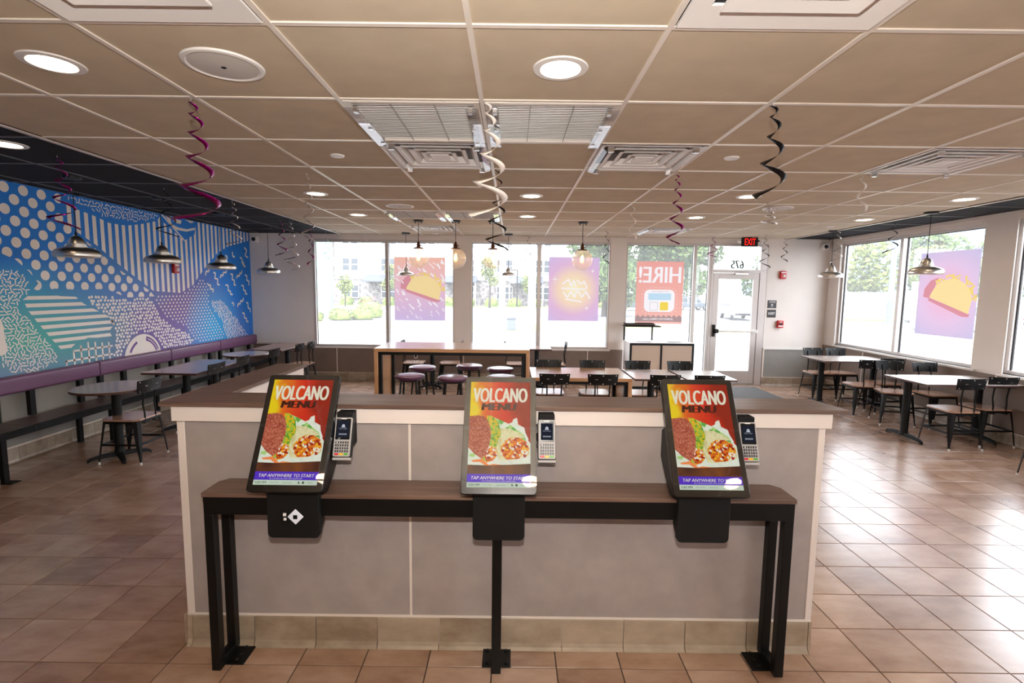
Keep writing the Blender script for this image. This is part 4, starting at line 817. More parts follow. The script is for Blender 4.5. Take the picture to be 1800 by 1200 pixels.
# ------------------------------------------------------------------ wall devices
M['red'] = mat('alarm_red', (196, 24, 30), .35); M['sign'] = mat('sign_charcoal', (52, 52, 54), .5); M['signw'] = mat('sign_white', (240, 240, 240), .5)
def strobe(loc, rz, lab):
    t = thing('fire_alarm_strobe', lab, 'alarm', loc, rz); MB().box(-.06, .06, -.05, 0, -.075, .075).build('body', M['red'], t, bevel=.014); MB().lathe([(.0, -.0), (.02, .002), (.03, .012), (.032, .02)], (0, 0, 0), 16).build('lens', M['white'], t, loc=(.015, -.062, -.02), rot=(-PI/2, 0, 0), smooth=60)
    MB().box(-.045, .045, -.0515, -.05, .035, .055).build('label_plate', M['white'], t)
strobe((5.17, YB, 2.14), 0, 'red fire alarm strobe high on the white wall right of the door'); strobe((XL, 7.55, 2.06), PI/2, 'red alarm on the mural half hidden by the third dome pendant')
t = thing('fire_alarm_pull', 'red fire alarm pull station low beside the exit signs', 'alarm', (5.175, YB-.008, 1.195)); MB().box(-.055, .055, -.05, .008, -.07, .07).build('body', M['red'], t, bevel=.008); MB().box(-.035, .035, -.058, -.05, -.012, .018).build('pull_handle', M['black'], t, bevel=.003)
p = Print(lambda u, v, l: (u, -.0505-l*.0004, v)); p.poly([(-.045, -.045), (.045, -.045), (.045, -.025), (-.045, -.025)], 0); p.text('FIRE', -.025, .025, .03, .055, 0); p.mb.build('lettering', M['signw'], t)
def wall_sign(z, lines, lab, icon=False):
    t = thing('wall_sign', lab, 'sign', (5.01, YB-.001, z)); MB().box(-.082, .082, -.008, 0, -.075, .075).build('plate', M['sign'], t, bevel=.002); p = Print(lambda u, v, l: (u, -.0082-l*.0004, v))
    for s, x0_, x1_, y0_, y1_, bd in lines: p.text(s, x0_, x1_, y0_, y1_, 0, bold=bd)
    if icon: p.poly(circle(-.005, -.012, .02, .02, 14), 0); p.poly([(-.005, -.03), (.02, -.03), (.02, -.012), (.01, .006), (-.005, 0)], 0)
    p.mb.build('lettering', M['signw'], t)
wall_sign(1.578, [('MAXIMUM', -.06, .06, .048, .062, .02), ('OCCUPANCY', -.066, .066, .026, .041, .02), ('LIMIT', -.03, .03, -.06, -.048, .01)], 'dark occupancy sign, upper of two left on the white wall', True)
wall_sign(1.398, [('EXIT', -.062, .062, -.022, .024, .03)], 'dark square EXIT sign below the occupancy sign')
t = thing('exit_sign', 'black hanging exit sign with red letters and two emergency lamps', 'sign', (4.40, 9.52, 2.735)); MB().box(-.15, .15, -.025, .025, -.085, .08).build('housing', M['black'], t, bevel=.012)
p = Print(lambda u, v, l: (u, -.0255-l*.0004, v)); p.text('EXIT', -.10, .10, -.06, .06, 0, bold=.01); p.mb.build('lettering', glow('exit_red', (255, 30, 24), 1.6), t)
for s in (-1, 1):
    MB().tube([(s*.14, 0, .02), (s*.19, -.01, .015)], .016, 8).build('lamp_arm', M['black'], t); MB().lathe([(.0, .03), (.03, .02), (.038, .0), (.036, -.01), (0, -.012)], (0, 0, 0), 16).build('emergency_lamp', M['white'], t, loc=(s*.205, -.03, .0), rot=(PI/2.4, 0, 0), smooth=50)
MB().box(-.03, .03, -.02, .02, .078, .085).build('mount', M['black'], t)
def cam_box(loc, rz, lab):
    t = thing('security_camera', lab, 'camera', loc, rz); MB().box(-.07, .07, -.07, 0, -.06, .06).build('body', M['white'], t, bevel=.02); MB().lathe([(0, .03), (.02, .026), (.032, .014), (.036, 0)], (0, 0, 0), 18).build('lens', M['bezel'], t, loc=(.0, -.075, -.005), rot=(PI/2, 0, 0), smooth=60)
cam_box((-4.93, YB-.001, 2.70), 0, 'white security camera in the back left corner above the mural end'); cam_box((5.93, YB-.001, 2.68), 0, 'small security camera in the back right corner beside the window')
def outlet(loc, rz, lab):
    t = thing('wall_outlet', lab, 'outlet', loc, rz); MB().box(-.035, .035, -.008, 0, -.057, .057).build('cover_plate', M['white'], t, bevel=.002); MB().box(-.017, .017, -.010, -.008, -.035, .035).build('socket', M['black'], t)
outlet((-1.88, YB-.014, .50), 0, 'outlet in the taupe panel under the back window'); outlet((XL+.014, 5.18, .56), PI/2, 'white outlet on the grey wall behind the bench'); 
# ------------------------------------------------------------------ mural on the left wall
def mural_base():
    m, N, L, b = bsdf('mural_gradient'); t = N.new('ShaderNodeNewGeometry'); b.inputs['Roughness'].default_value = .55
    def blob(y, z, ry, rz_):
        mp = N.new('ShaderNodeMapping'); mp.vector_type = 'TEXTURE'; mp.inputs['Location'].default_value = (XL, y, z); mp.inputs['Scale'].default_value = (1, ry, rz_); L.new(t.outputs['Position'], mp.inputs[0])
        g = N.new('ShaderNodeTexGradient'); g.gradient_type = 'QUADRATIC_SPHERE'; L.new(mp.outputs[0], g.inputs[0]); p_ = N.new('ShaderNodeMath'); p_.operation = 'POWER'; p_.inputs[1].default_value = .38; L.new(g.outputs[1], p_.inputs[0]); return p_.outputs[0]
    col = None; last = None
    rgb = N.new('ShaderNodeRGB'); rgb.outputs[0].default_value = (*lin((8, 124, 222)), 1); last = rgb.outputs[0]
    for (y, z, ry, rz_, c) in ((7.2, .9, 2.6, 1.1, (126, 124, 188)), (7.5, 1.5, 1.5, .75, (130, 96, 160)), (6.6, .8, 1.5, .8, (118, 82, 160)), (5.2, 1.2, 1.6, .85, (84, 184, 172)), (8.5, 1.1, .8, .8, (10, 168, 236)), (6.5, 1.9, 1.2, .5, (74, 132, 204)), (5.0, .85, .9, .3, (124, 150, 186))):
        mx = N.new('ShaderNodeMix'); mx.data_type = 'RGBA'; L.new(blob(y, z, ry, rz_), mx.inputs['Factor']); L.new(last, mx.inputs['A']); mx.inputs['B'].default_value = (*lin(c), 1); last = mx.outputs['Result']
    L.new(last, b.inputs['Base Color']); return m
M['mural'] = mural_base(); M['mwhite'] = mat('mural_print_white', (246, 236, 230), .55)
mu = tag(MB().box(XL, XL+.004, 2.5, YB-.002, .862, CZ-.002).build('wall_mural', M['mural']), 'large wall mural of white dots, stripes and confetti on a blue, teal and purple gradient', 'mural')
def mp_(x, y): return wallx(x, y, XL+.004)
def crop(pts, ox, oy, sc): return ccw([mp_(ox+x/sc, oy+y/sc) for x, y in pts])
LIM = ccw([(2.5, .87), (YB-.01, .87), (YB-.01, CZ-.01), (2.5, CZ-.01)])
def mprint(): return Print(lambda y, z, l: (XL+.004+.0004*l, y, z))
A = lambda pts: crop(pts, 0, 300, 3.3333)
poly_A = A([(-900, 200), (-900, -700), (300, -120), (372, 100), (352, 170), (372, 270), (430, 352), (540, 440), (700, 580), (880, 705), (905, 735), (740, 742), (655, 705), (600, 693), (480, 697), (320, 690), (260, 705), (180, 712), (225, 660), (170, 590), (90, 520), (0, 480), (-400, 430)])
pr = mprint(); d0 = mp_(20/3.333, 300+92/3.333); 
# lattice fitted to the dots: rows run along the wall
va = Vector(mp_(135/3.333, 300+117/3.333))-Vector(mp_(20/3.333, 300+92/3.333)); vb = Vector(mp_(82/3.333, 300+168/3.333))-Vector(mp_(20/3.333, 300+92/3.333))
for i in range(-14, 22):
    for j in range(-14, 30):
        c = Vector(d0)+va*i+vb*j
        if not (2.5 < c.x < 8.2 and .9 < c.y < 3.0): continue
        q = clip(poly_A, circle(c.x, c.y, .053, .053, 22)); q = clip(q, LIM) if q else q
        if q and abs(area(q)) > .0006: pr.poly(q)
pr.mb.build('large_dots', M['mwhite'], mu)['kind'] = 'stuff'
poly_B = A([(372, 190), (440, 222), (560, 268), (640, 306), (740, 322), (830, 312), (920, 294), (940, 262), (955, 300), (1080, 410), (1140, 372), (1150, 290), (1500, 345), (1500, 400), (1440, 414), (1330, 446), (1270, 486), (1200, 570), (1130, 670), (1060, 716), (900, 704), (700, 552), (560, 432), (440, 352), (395, 300), (372, 250)])
pr = mprint(); s0 = mp_(118, 380)[0]; ds = (mp_(250, 400)[0]-mp_(240.5, 400)[0])
for k in range(-3, 60):
    y = s0+k*.1135
    if y > YB: break
    for q in [clip(clip(poly_B, [(y, .8), (y+.056, .8), (y+.056, 3), (y, 3)]), LIM)]:
        if q: pr.poly(q)
pr.mb.build('vertical_stripes', M['mwhite'], mu)
def sticks(poly, n, ln, w, seed, jitter=PI, base=0, gap=1.0):
    rnd = random.Random(seed); pr = mprint(); y0_, y1_ = min(p[0] for p in poly), max(p[0] for p in poly); z0_, z1_ = min(p[1] for p in poly), max(p[1] for p in poly)
    st = ln*gap; nx = int((y1_-y0_)/st)+2; nz = int((z1_-z0_)/st)+2
    for i in range(nx):
        for j in range(nz):
            c = (y0_+(i+.5*(j % 2)+rnd.uniform(-.18, .18))*st, z0_+(j+rnd.uniform(-.18, .18))*st*.86)
            if not inside(c, poly) or not inside(c, LIM): continue
            a = base+rnd.choice((0, .8, 1.6, 2.4))+rnd.uniform(-.25, .25) if jitter > 2 else base+rnd.uniform(-jitter, jitter); dx, dz = math.cos(a)*ln*.42, math.sin(a)*ln*.42
            q = clip(stroke((c[0]-dx, c[1]-dz), (c[0]+dx, c[1]+dz), w), LIM)
            if q: pr.poly(q)
    return pr
P6 = lambda pts: crop(pts, 0, 460, 6.0)
poly_H = P6([(-600, -60), (0, -40), (60, 20), (160, 90), (270, 150), (300, 250), (290, 330), (240, 380), (185, 420), (200, 500), (290, 600), (400, 740), (520, 870), (600, 990), (590, 1060), (440, 1140), (220, 1175), (100, 1160), (20, 1080), (0, 1010), (-600, 1000)])
sticks(poly_H, 0, .052, .0125, 3, gap=.80).mb.build('confetti_sticks', M['mwhite'], mu)['kind'] = 'stuff'
P7 = lambda pts: crop(pts, 200, 460, 6.316)
poly_K = P7([(1105, 405), (1200, 440), (1270, 510), (1330, 590), (1400, 690), (1450, 760), (1495, 810), (1500, 840), (1420, 850), (1260, 860), (1215, 760), (1225, 720), (1180, 610), (1110, 530), (1080, 450)])
sticks(poly_K, 0, .085, .015, 5, jitter=1.1, base=1.4, gap=.64).mb.build('confetti_sticks', M['mwhite'], mu)['kind'] = 'stuff'
poly_C = A([(380, 140), (640, 190), (940, 252), (900, 285), (800, 296), (680, 290), (600, 262), (500, 205), (400, 165)])
sticks(poly_C, 0, .055, .012, 8, gap=.86).mb.build('scribble_marks', M['mwhite'], mu)['kind'] = 'stuff'
# small regular dots, dense random dots
pr = mprint(); poly_E = P7([(430, 390), (600, 370), (780, 350), (860, 290), (970, 185), (1050, 250), (1060, 400), (1060, 490), (1130, 600), (1200, 740), (1240, 860), (1000, 905), (900, 850), (860, 780), (760, 700), (620, 640), (520, 520), (450, 430)])
g1 = .078
for i in range(-60, 120):
    for j in range(0, 60):
        y, z = 6.4+g1*(i+j*.5), .87+g1*.62*j
        if inside((y, z), poly_E) and inside((y, z), LIM): pr.poly(circle(y, z, .0155, .0155, 10))
pr.mb.build('small_dots', M['mwhite'], mu)['kind'] = 'stuff'
pr = mprint(); rnd = random.Random(11); poly_F = P7([(-340, 400), (-200, 380), (0, 392), (80, 412), (200, 430), (260, 410), (400, 405), (450, 450), (480, 560), (540, 640), (640, 710), (760, 760), (850, 810), (880, 870), (840, 915), (560, 970), (0, 1060), (30, 900), (0, 700), (-50, 600), (-200, 500)])
sp = .050; ex = circle((wallx(219, 626, XL+.004)[0]+wallx(283, 614, XL+.004)[0])/2, .80, (wallx(283, 614, XL+.004)[0]-wallx(219, 626, XL+.004)[0])/2*1.1, None, 24)
for i in range(80):
    for j in range(40):
        y, z = 5.6+sp*(i+.5*(j % 2))+rnd.uniform(-.009, .009), .87+sp*.87*j+rnd.uniform(-.009, .009)
        if inside((y, z), poly_F) and inside((y, z), LIM) and not inside((y, z), ex): pr.poly(circle(y, z, .0185, .0185, 9))
pr.mb.build('dense_dots', M['mwhite'], mu)['kind'] = 'stuff'
# horizontal stripes
pr = mprint(); poly_G = P6([(240, 400), (300, 355), (580, 350), (640, 362), (800, 368), (880, 440), (1040, 520), (1180, 590), (1205, 660), (1150, 730), (1190, 800), (1010, 800), (930, 800), (800, 860), (740, 920), (650, 930), (560, 830), (430, 680), (300, 520)])
for k in range(9):
    pa = mp_(40, 460+(362+k*77)/6.0); pb = mp_(200, 460+(352+k*70-4)/6.0)
    z = (pa[1]+pb[1])/2; q = clip(poly_G, [(4, z-.040), (9, z-.040), (9, z), (4, z)])
    if q: pr.poly(q)
pr.mb.build('horizontal_stripes', M['mwhite'], mu)
# grid figure
pr = mprint()
for (a, b) in (((775, 940), (1190, 885)), ((690, 1052), (1190, 970)), ((775, 935), (790, 1085)), ((850, 880), (868, 1072)), ((928, 845), (945, 1060)), ((1002, 842), (1018, 1045)), ((1075, 850), (1090, 1035)), ((1145, 845), (1162, 1025)), ((702, 1035), (705, 1098))):
    q = clip(stroke(mp_(a[0]/6, 460+a[1]/6), mp_(b[0]/6, 460+b[1]/6), .022), LIM)
    if q: pr.poly(ccw(q), 0, 2)
pr.mb.build('grid_figure', M['mwhite'], mu)
# half round figure, left shape, eye
pr = mprint(); ya, yb_ = wallx(219, 626, XL+.004)[0], wallx(283, 614, XL+.004)[0]; c = ((ya+yb_)/2, .80); R0 = (yb_-ya)/2*1.02
q = clip(circle(c[0], c[1], R0, R0*.98, 30), LIM); pr.poly(q)
for a0, a1, ra, rb in ((.35, 1.35, .72, .9), (2.0, 2.7, .70, .80)):
    for k in range(9):
        t0, t1 = a0+(a1-a0)*k/9, a0+(a1-a0)*(k+1)/9
        q = clip(ccw([(c[0]+R0*rr*math.cos(t), c[1]+R0*rr*math.sin(t)) for rr, t in ((ra, t0), (rb, t0), (rb, t1), (ra, t1))]), LIM)
        if q: pr.poly(q, 1, 3)
for k in range(8):
    t = .42+.88*k/8; q = clip(circle(c[0]+R0*.81*math.cos(t), c[1]+R0*.81*math.sin(t), .011, .011, 8), LIM)
    if q: pr.poly(q, 0, 5)
pr.mb.build('half_round_figure', [M['mwhite'], mat('mural_print_purple', (112, 76, 148), .55)], mu)
pr = mprint(); 
for q in ([(-300, 600), (10, 610), (35, 680), (50, 800), (80, 920), (60, 975), (0, 990), (-300, 990)],): pr.poly(P6(q), 0, 2)
pr.mb.build('rounded_figure', M['mwhite'], mu)
P8 = lambda pts: crop(pts, 220, 320, 6.668)
pr = mprint()
for q in ([(415, 375), (440, 380), (710, 690), (690, 690)], [(470, 382), (560, 398), (530, 430), (545, 490), (620, 530), (720, 552), (815, 535), (815, 560), (720, 580), (600, 560), (530, 500), (470, 395)], [(580, 430), (660, 450), (650, 490), (600, 480), (565, 450)], [(700, 440), (800, 462), (800, 476), (760, 480), (740, 462)]):
    q2 = clip(P8(q), LIM); pr.poly(q2, 0, 2) if q2 else None
pr.mb.build('eye_figure', M['mwhite'], mu)
# zigzags at the right end
Z = [[(1105, 120), (1130, 125), (1120, 185), (1155, 190), (1150, 250), (1175, 255)], [(1295, 135), (1320, 140), (1312, 195), (1340, 205), (1335, 255), (1355, 258)], [(1455, 148), (1478, 155), (1475, 205), (1500, 212), (1498, 262)], [(1045, 255), (1075, 262), (1070, 300), (1105, 305), (1100, 340)], [(1240, 258), (1270, 262), (1270, 320), (1295, 325), (1295, 360), (1320, 362)], [(1415, 262), (1440, 266), (1440, 315), (1462, 320), (1460, 355), (1482, 358)],
     [(1470, 450), (1490, 460), (1490, 510), (1512, 520), (1515, 560)], [(1428, 568), (1450, 572), (1448, 620), (1475, 628), (1472, 660), (1495, 664)], [(1018, 150), (1025, 100), (1048, 112), (1060, 85)], [(1182, 180), (1190, 145), (1212, 155), (1218, 115), (1245, 122), (1252, 95)], [(1362, 185), (1372, 152), (1395, 160), (1398, 125), (1418, 130), (1425, 95)], [(1375, 500), (1382, 462), (1402, 470), (1408, 430), (1430, 440), (1440, 400)], [(1425, 0), (1440, 5), (1440, 45), (1462, 55)], [(1310, 455), (1330, 458), (1330, 490)]]
for zz in Z:
    pr = mprint(); pts = [mp_(200+x/6.316, 460+y/6.316) for x, y in zz]
    for a, b in zip(pts[:-1], pts[1:]):
        q = clip(stroke(a, b, .030), LIM)
        if q: pr.poly(ccw(q), 0, 2)
    if pr.mb.f: pr.mb.build('zigzag', M['mwhite'], mu)
for zz in ([(1395, 765), (1425, 800), (1405, 860), (1440, 885)], [(1345, 880), (1370, 900), (1370, 950), (1405, 985)], [(1255, 815), (1260, 870), (1285, 875)], [(1170, 860), (1195, 870), (1190, 920)]):
    pr = mprint(); pts = [mp_(220+x/6.668, 320+y/6.668) for x, y in zz]
    for a, b in zip(pts[:-1], pts[1:]):
        q = clip(stroke(a, b, .030), LIM)
        if q: pr.poly(ccw(q), 0, 2)
    if pr.mb.f: pr.mb.build('zigzag', M['mwhite'], mu)
# ------------------------------------------------------------------ window posters
def poster_mat(name, stops, dirv=(0, 0, 1), size=1, tr=.62, radial=None):
    m = bpy.data.materials.new(name); m.use_nodes = True; N = m.node_tree.nodes; L = m.node_tree.links; N.clear()
    o = N.new('ShaderNodeOutputMaterial'); d = N.new('ShaderNodeBsdfDiffuse'); t = N.new('ShaderNodeBsdfTranslucent'); mx = N.new('ShaderNodeMixShader'); mx.inputs[0].default_value = tr
    L.new(d.outputs[0], mx.inputs[1]); L.new(t.outputs[0], mx.inputs[2]); L.new(mx.outputs[0], o.inputs[0]); r = N.new('ShaderNodeValToRGB'); tc_ = N.new('ShaderNodeTexCoord')
    mp = N.new('ShaderNodeMapping'); mp.inputs['Scale'].default_value = (1/size,)*3; L.new(tc_.outputs['Object'], mp.inputs[0])
    if radial: g = N.new('ShaderNodeTexGradient'); g.gradient_type = 'SPHERICAL'; L.new(mp.outputs[0], g.inputs[0]); L.new(g.outputs[1], r.inputs[0])
    else: s_ = N.new('ShaderNodeSeparateXYZ'); L.new(mp.outputs[0], s_.inputs[0]); a = N.new('ShaderNodeMath'); a.operation = 'ADD'; a.inputs[1].default_value = .5; L.new(s_.outputs['Z'], a.inputs[0]); L.new(a.outputs[0], r.inputs[0])
    el = r.color_ramp.elements; n = len(stops)
    for i, (p_, c) in enumerate(stops):
        k = el[0] if i == 0 else (el[-1] if i == n-1 else el.new(p_)); k.position = p_; k.color = (*lin(c), 1)
    dk = N.new('ShaderNodeMix'); dk.data_type = 'RGBA'; dk.blend_type = 'MULTIPLY'; dk.inputs['Factor'].default_value = 1; L.new(r.outputs[0], dk.inputs['A']); dk.inputs['B'].default_value = (.33, .33, .33, 1)
    L.new(r.outputs[0], d.inputs[0]); L.new(dk.outputs['Result'], t.inputs[0]); return m
pm = lambda n, c, tr=.62: poster_mat(n, [(0, c), (1, c)], tr=tr)
PW, PY, PC, PS = pm('poster_white', (252, 246, 246)), pm('poster_shell', (250, 222, 160)), pm('poster_cheese', (244, 214, 120)), pm('poster_shadow', (222, 150, 160))
def taco(p, cx, cz, s, sgn=1):
    def q(pts): return [(cx+sgn*x*s, cz+z*s) for x, z in pts]
    p.poly(q([(-.62, -.02), (-.60, .16), (-.45, .34), (-.25, .40), (-.40, .0), (-.42, -.06)]), 2, 1)
    p.poly(q([(-.45, -.04), (.58, -.36), (.56, -.42), (.40, -.42), (-.48, -.10)]), 2, 2)
    rnd = random.Random(4)
    for k in range(60):
        a = rnd.uniform(.05, 2.4); r = rnd.uniform(.40, .60); x, z = .12+r*math.cos(a)*1.0, -.10+r*math.sin(a)*.92; b = rnd.uniform(0, PI); p.poly(q(stroke((x-.06*math.cos(b), z-.06*math.sin(b)), (x+.06*math.cos(b), z+.06*math.sin(b)), .03)), 1, 3)
    p.poly(q([(-.45, -.03)]+[(.08+.53*math.cos(a)*1.0, -.13+.50*math.sin(a)) for a in [2.75-k*.26 for k in range(11)]]+[(.55, -.36)]), 0, 5)
class Sheet:
    def __init__(s): s.q = []
    def poly(s, pts, mi=0, lay=1): s.q.append((pts, mi+1, lay))
    def text(s, t, x0, x1, y0, y1, mi=0, lay=2, bold=0, shear=0, spacing=1, flip=False):
        vs, fs = text_tris(t, 0, shear, spacing); sh = bold*.9*(x1-x0)/max(len(t), 1)*2.2
        for d in ((-1, 0, 1) if sh else (0,)):
            for f in fs: s.q.append(([(x0+sh*d+((1-vs[k][0]) if flip else vs[k][0])*(x1-x0), y0+vs[k][1]*(y1-y0)) for k in f], mi+1, lay))
def poster(name, lab, x, z, w_, h, base, fn, wall='B', mats=()):
    loc, rz = ((x, YB+.052, z), 0) if wall == 'B' else ((XR+.092, x, z), -PI/2)
    p = Sheet(); fn(p); v2, f2, mi = flat_sheet(w_, h, p.q); mb = MB(); mb.v = [(v.x, 0, v.y) for v in v2]; mb.f = [tuple(f) for f in f2]; mb.m = mi
    tag(mb.build('window_poster', [base]+list(mats), loc=loc, rot=(0, 0, rz)), lab, 'poster')
def f1(p):
    rnd = random.Random(2)
    for k in range(85):
        u, v = rnd.uniform(-.46, .46), rnd.uniform(-.57, .57)
        if abs(u) < .3 and -.15 < v < .2: continue
        b = 2.25+rnd.uniform(-.3, .3); l = rnd.uniform(.02, .06); p.poly(stroke((u-l*math.cos(b), v-l*math.sin(b)), (u+l*math.cos(b), v+l*math.sin(b)), rnd.uniform(.008, .03)), 3, 1)
    taco(p, .02, .02, .64)
poster('p', 'orange to lilac poster of a taco in white rain, left back window', -1.805, 1.79, .985, 1.22, poster_mat('poster_orange_lilac', [(0, (216, 194, 230)), (.45, (238, 196, 212)), (1, (250, 192, 170))], size=1.22), f1, mats=(PY, PC, PS, PW))
def f2(p):
    for pts in ([(-.22, .10), (-.10, .19), (-.05, .06), (0, .17), (.04, .06)], [(.06, .18), (.14, .10), (.20, .16), (.26, .02)], [(-.20, -.06), (-.12, -.16), (-.05, -.04), (.02, -.16), (.06, -.02)], [(.08, -.02), (.16, -.15), (.24, -.04), (.32, -.18)], [(-.16, -.19), (.16, -.24)], [(-.24, .02), (.24, .0)]):
        for a, b in zip(pts[:-1], pts[1:]): p.poly(stroke(a, b, .028), 0, 1)
    for cx, cz, r in ((.36, .355, .06), (-.37, .19, .08), (.26, -.36, .06)):
        p.poly([(cx-r, cz), (cx-.006, cz-.006), (cx, cz-r), (cx+.006, cz-.006), (cx+r, cz), (cx+.006, cz+.006), (cx, cz+r), (cx-.006, cz+.006)], 0, 1); p.poly(circle(cx, cz, .016), 0, 2)
poster('p', 'purple poster with a glowing golden scribble and sparkles, beside the far right globe lamp', 1.178, 1.82, .975, 1.225, poster_mat('poster_purple_gold', [(0, (216, 194, 232)), (.35, (232, 192, 222)), (.62, (250, 220, 192)), (.9, (255, 240, 196)), (1, (255, 246, 214))], size=.78, radial=True), f2, mats=(PW,))
def f3(p):
    p.text('HIRE!', -.40, .40, .19, .50, 0, 2, bold=.03, flip=True)
    p.poly(rrect(-.29, .30, -.37, .06, .10), 0, 1); p.poly(rrect(-.21, .23, -.14, -.01, .005), 1, 3)
    p.poly(rrect(-.18, -.02, -.34, -.18, .005), 4, 3); p.poly(rrect(-.172, -.028, -.332, -.188, .004), 0, 4); p.poly(rrect(.02, .18, -.34, -.18, .02), 2, 3)
    p.text('Text to Apply Today', -.15, .19, .01, .035, 3, 3, flip=True)
    for k in range(34):
        a = 2*PI*k/34; ca, sa = math.cos(a), math.sin(a); m_ = max(abs(ca)/.33, abs(sa)/.255); m_ = (abs(ca/.34)**4+abs(sa/.26)**4)**.25; p.poly(circle(.005+ca/m_, -.155+sa/m_, .007, .007, 6), 0, 2)
    zz = [(-.455, -.56), (.455, -.56)]; n = 9
    top = []
    for k in range(2*n+1): top.append((.455-.91*k/(2*n), -.43 if k % 2 else -.475))
    p.poly(zz+top, 3, 2); p.text('JOBS4TACOBELL.com', -.30, .28, -.535, -.49, 0, 4, bold=.02, flip=True)
poster('p', 'salmon hiring poster with mirrored HIRE! lettering above the waste cabinet', 2.84, 1.772, .91, 1.20, poster_mat('poster_salmon', [(0, (246, 186, 172)), (1, (244, 172, 162))], size=1.2), f3, mats=(PW, pm('poster_ice', (196, 224, 240)), pm('poster_yellow', (244, 214, 90)), pm('poster_taupe', (176, 150, 148)), pm('poster_grey', (200, 190, 188))))
poster('p', 'pink and lavender taco poster in the right side window', 7.18, 1.81, .98, 1.20, poster_mat('poster_pink_lavender', [(0, (204, 196, 226)), (.45, (230, 200, 226)), (.8, (242, 192, 214)), (1, (246, 206, 216))], size=.8, radial=True), lambda p: taco(p, .02, -.03, .66), 'R', (PY, PC, PS, PW))
# ------------------------------------------------------------------ foil swirl streamers
M['foil_p'] = mat('purple_foil', (150, 20, 120), .22, metal=.9); M['foil_k'] = mat('black_foil', (26, 26, 30), .18, metal=.6); M['foil_s'] = mat('silver_foil', (232, 230, 228), .2, metal=.8); M['foil_w'] = mat('white_foil', (244, 238, 232), .35)
def streamer(px, py, y1px, r1, m_, turns, lab, depth=None, r0=.012, w_=.016, ph=0, topdrop=.02, drift=0):
    # top at the ceiling under pixel (px, py); lower end at pixel row y1px
    d = F_*FPX+R_*(px-900)-U_*(py-600)
    if depth is None: t = (CZ-EYE)/d.z
    else: t = depth/d.y
    x, y = t*d.x, t*d.y; e = F_*FPX+R_*(px-900)-U_*(y1px-600); zb = EYE+e.z*y/e.y; zt = min(CZ, EYE+t*d.z)-topdrop
    H_ = zt-zb; n = int(turns*22); pts = []
    for i in range(n+1):
        f = i/n; a = ph+2*PI*turns*f**.9; r = r0+(r1-r0)*f**1.4*(1+.12*math.sin(7*f+ph)); pts.append((math.cos(a)*r+.25*r1*math.sin(3*f), math.sin(a)*r, zt-zb-H_*f**1.45, a))
    mb = MB(); vs = []; fs = []
    for i, (qx, qy, qz, a) in enumerate(pts):
        f = i/n; ww = w_*.8*(.35+.65*f)*(1 if f < .97 else .5); ti = .8
        vs += [(qx-math.cos(a)*ww*ti, qy-math.sin(a)*ww*ti, qz-ww*.5), (qx+math.cos(a)*ww*ti, qy+math.sin(a)*ww*ti, qz+ww*.5)]
    for i in range(n): fs.append((2*i, 2*i+1, 2*i+3, 2*i+2))
    mb.add(vs, fs); o = mb.build('foil_streamer', M[m_], smooth=180, loc=(x, y, zb)); s_ = o.modifiers.new('thickness', 'SOLIDIFY'); s_.thickness = .0006
    k = MB().tube([(0, 0, zt-zb-.002), (0, 0, CZ-zb-.004)], .0012, 4); h = k.build('hanging_thread', M['white'], o)
    tag(o, lab, 'streamer', 'foil swirl streamers hanging from the ceiling')
streamer(335, 170, 392, .105, 'foil_p', 5.5, 'long purple foil streamer nearest the camera on the left', w_=.022, ph=1.0)
streamer(1360, 180, 352, .07, 'foil_k', 4.2, 'long black foil streamer nearest the camera on the right', w_=.024, ph=2.2)
streamer(856, 176, 386, .10, 'foil_w', 5.2, 'large white foil streamer hanging between the slatted grilles', w_=.026, ph=2.6)
streamer(872, 292, 440, .095, 'foil_k', 6, 'black foil streamer above the globe lamp tangled in streamers', w_=.016)
streamer(100, 272, 402, .10, 'foil_p', 5, 'purple foil streamer before the large mural dots', w_=.018, ph=.5)
streamer(288, 330, 416, .11, 'foil_k', 4, 'black foil streamer at the cord of the second dome pendant', w_=.014)
streamer(408, 352, 434, .08, 'foil_s', 5.5, 'silver foil streamer by the third dome pendant', w_=.014, ph=1.5)
streamer(538, 303, 424, .06, 'foil_s', 6, 'thin silver foil streamer beside the left downlight', w_=.012)
streamer(492, 386, 449, .085, 'foil_p', 4.5, 'purple foil streamer right of the fourth dome pendant', w_=.018)
streamer(509, 388, 474, .11, 'foil_s', 6, 'silver foil streamer before the plain back left wall', w_=.018, ph=2)
streamer(544, 396, 467, .05, 'foil_p', 4.5, 'purple foil streamer beside the left window frame', w_=.018, ph=1)
streamer(1190, 303, 430, .065, 'foil_p', 5.5, 'purple foil streamer over the hiring poster', w_=.020, ph=2)
streamer(1254, 392, 452, .09, 'foil_p', 3.5, 'purple foil streamer over the narrow pane by the door', w_=.018, ph=2, depth=9.3)
streamer(1350, 362, 396, .10, 'foil_s', 4, 'short silver foil streamer bunched below the long black one', w_=.02)
streamer(1345, 412, 476, .11, 'foil_k', 4.2, 'black foil streamer at the door frame post', w_=.016, depth=9.3)
streamer(1380, 416, 461, .06, 'foil_k', 4, 'black foil streamer on the white wall above the alarm strobe', w_=.014, depth=9.3)
streamer(1516, 306, 372, .045, 'foil_w', 2, 'white foil streamer under the right four-way vent', w_=.02)
streamer(1474, 402, 462, .08, 'foil_s', 4.5, 'silver foil streamer at the far right corner', w_=.014)
streamer(1570, 386, 447, .09, 'foil_k', 3.5, 'dark foil streamer before the first right window', w_=.014)
streamer(1112, 355, 420, .05, 'foil_w', 3, 'white foil streamer left of the purple one near the window', w_=.016)
streamer(1066, 402, 465, .06, 'foil_k', 4, 'black foil streamer beside the pillar by the hiring poster', w_=.014)
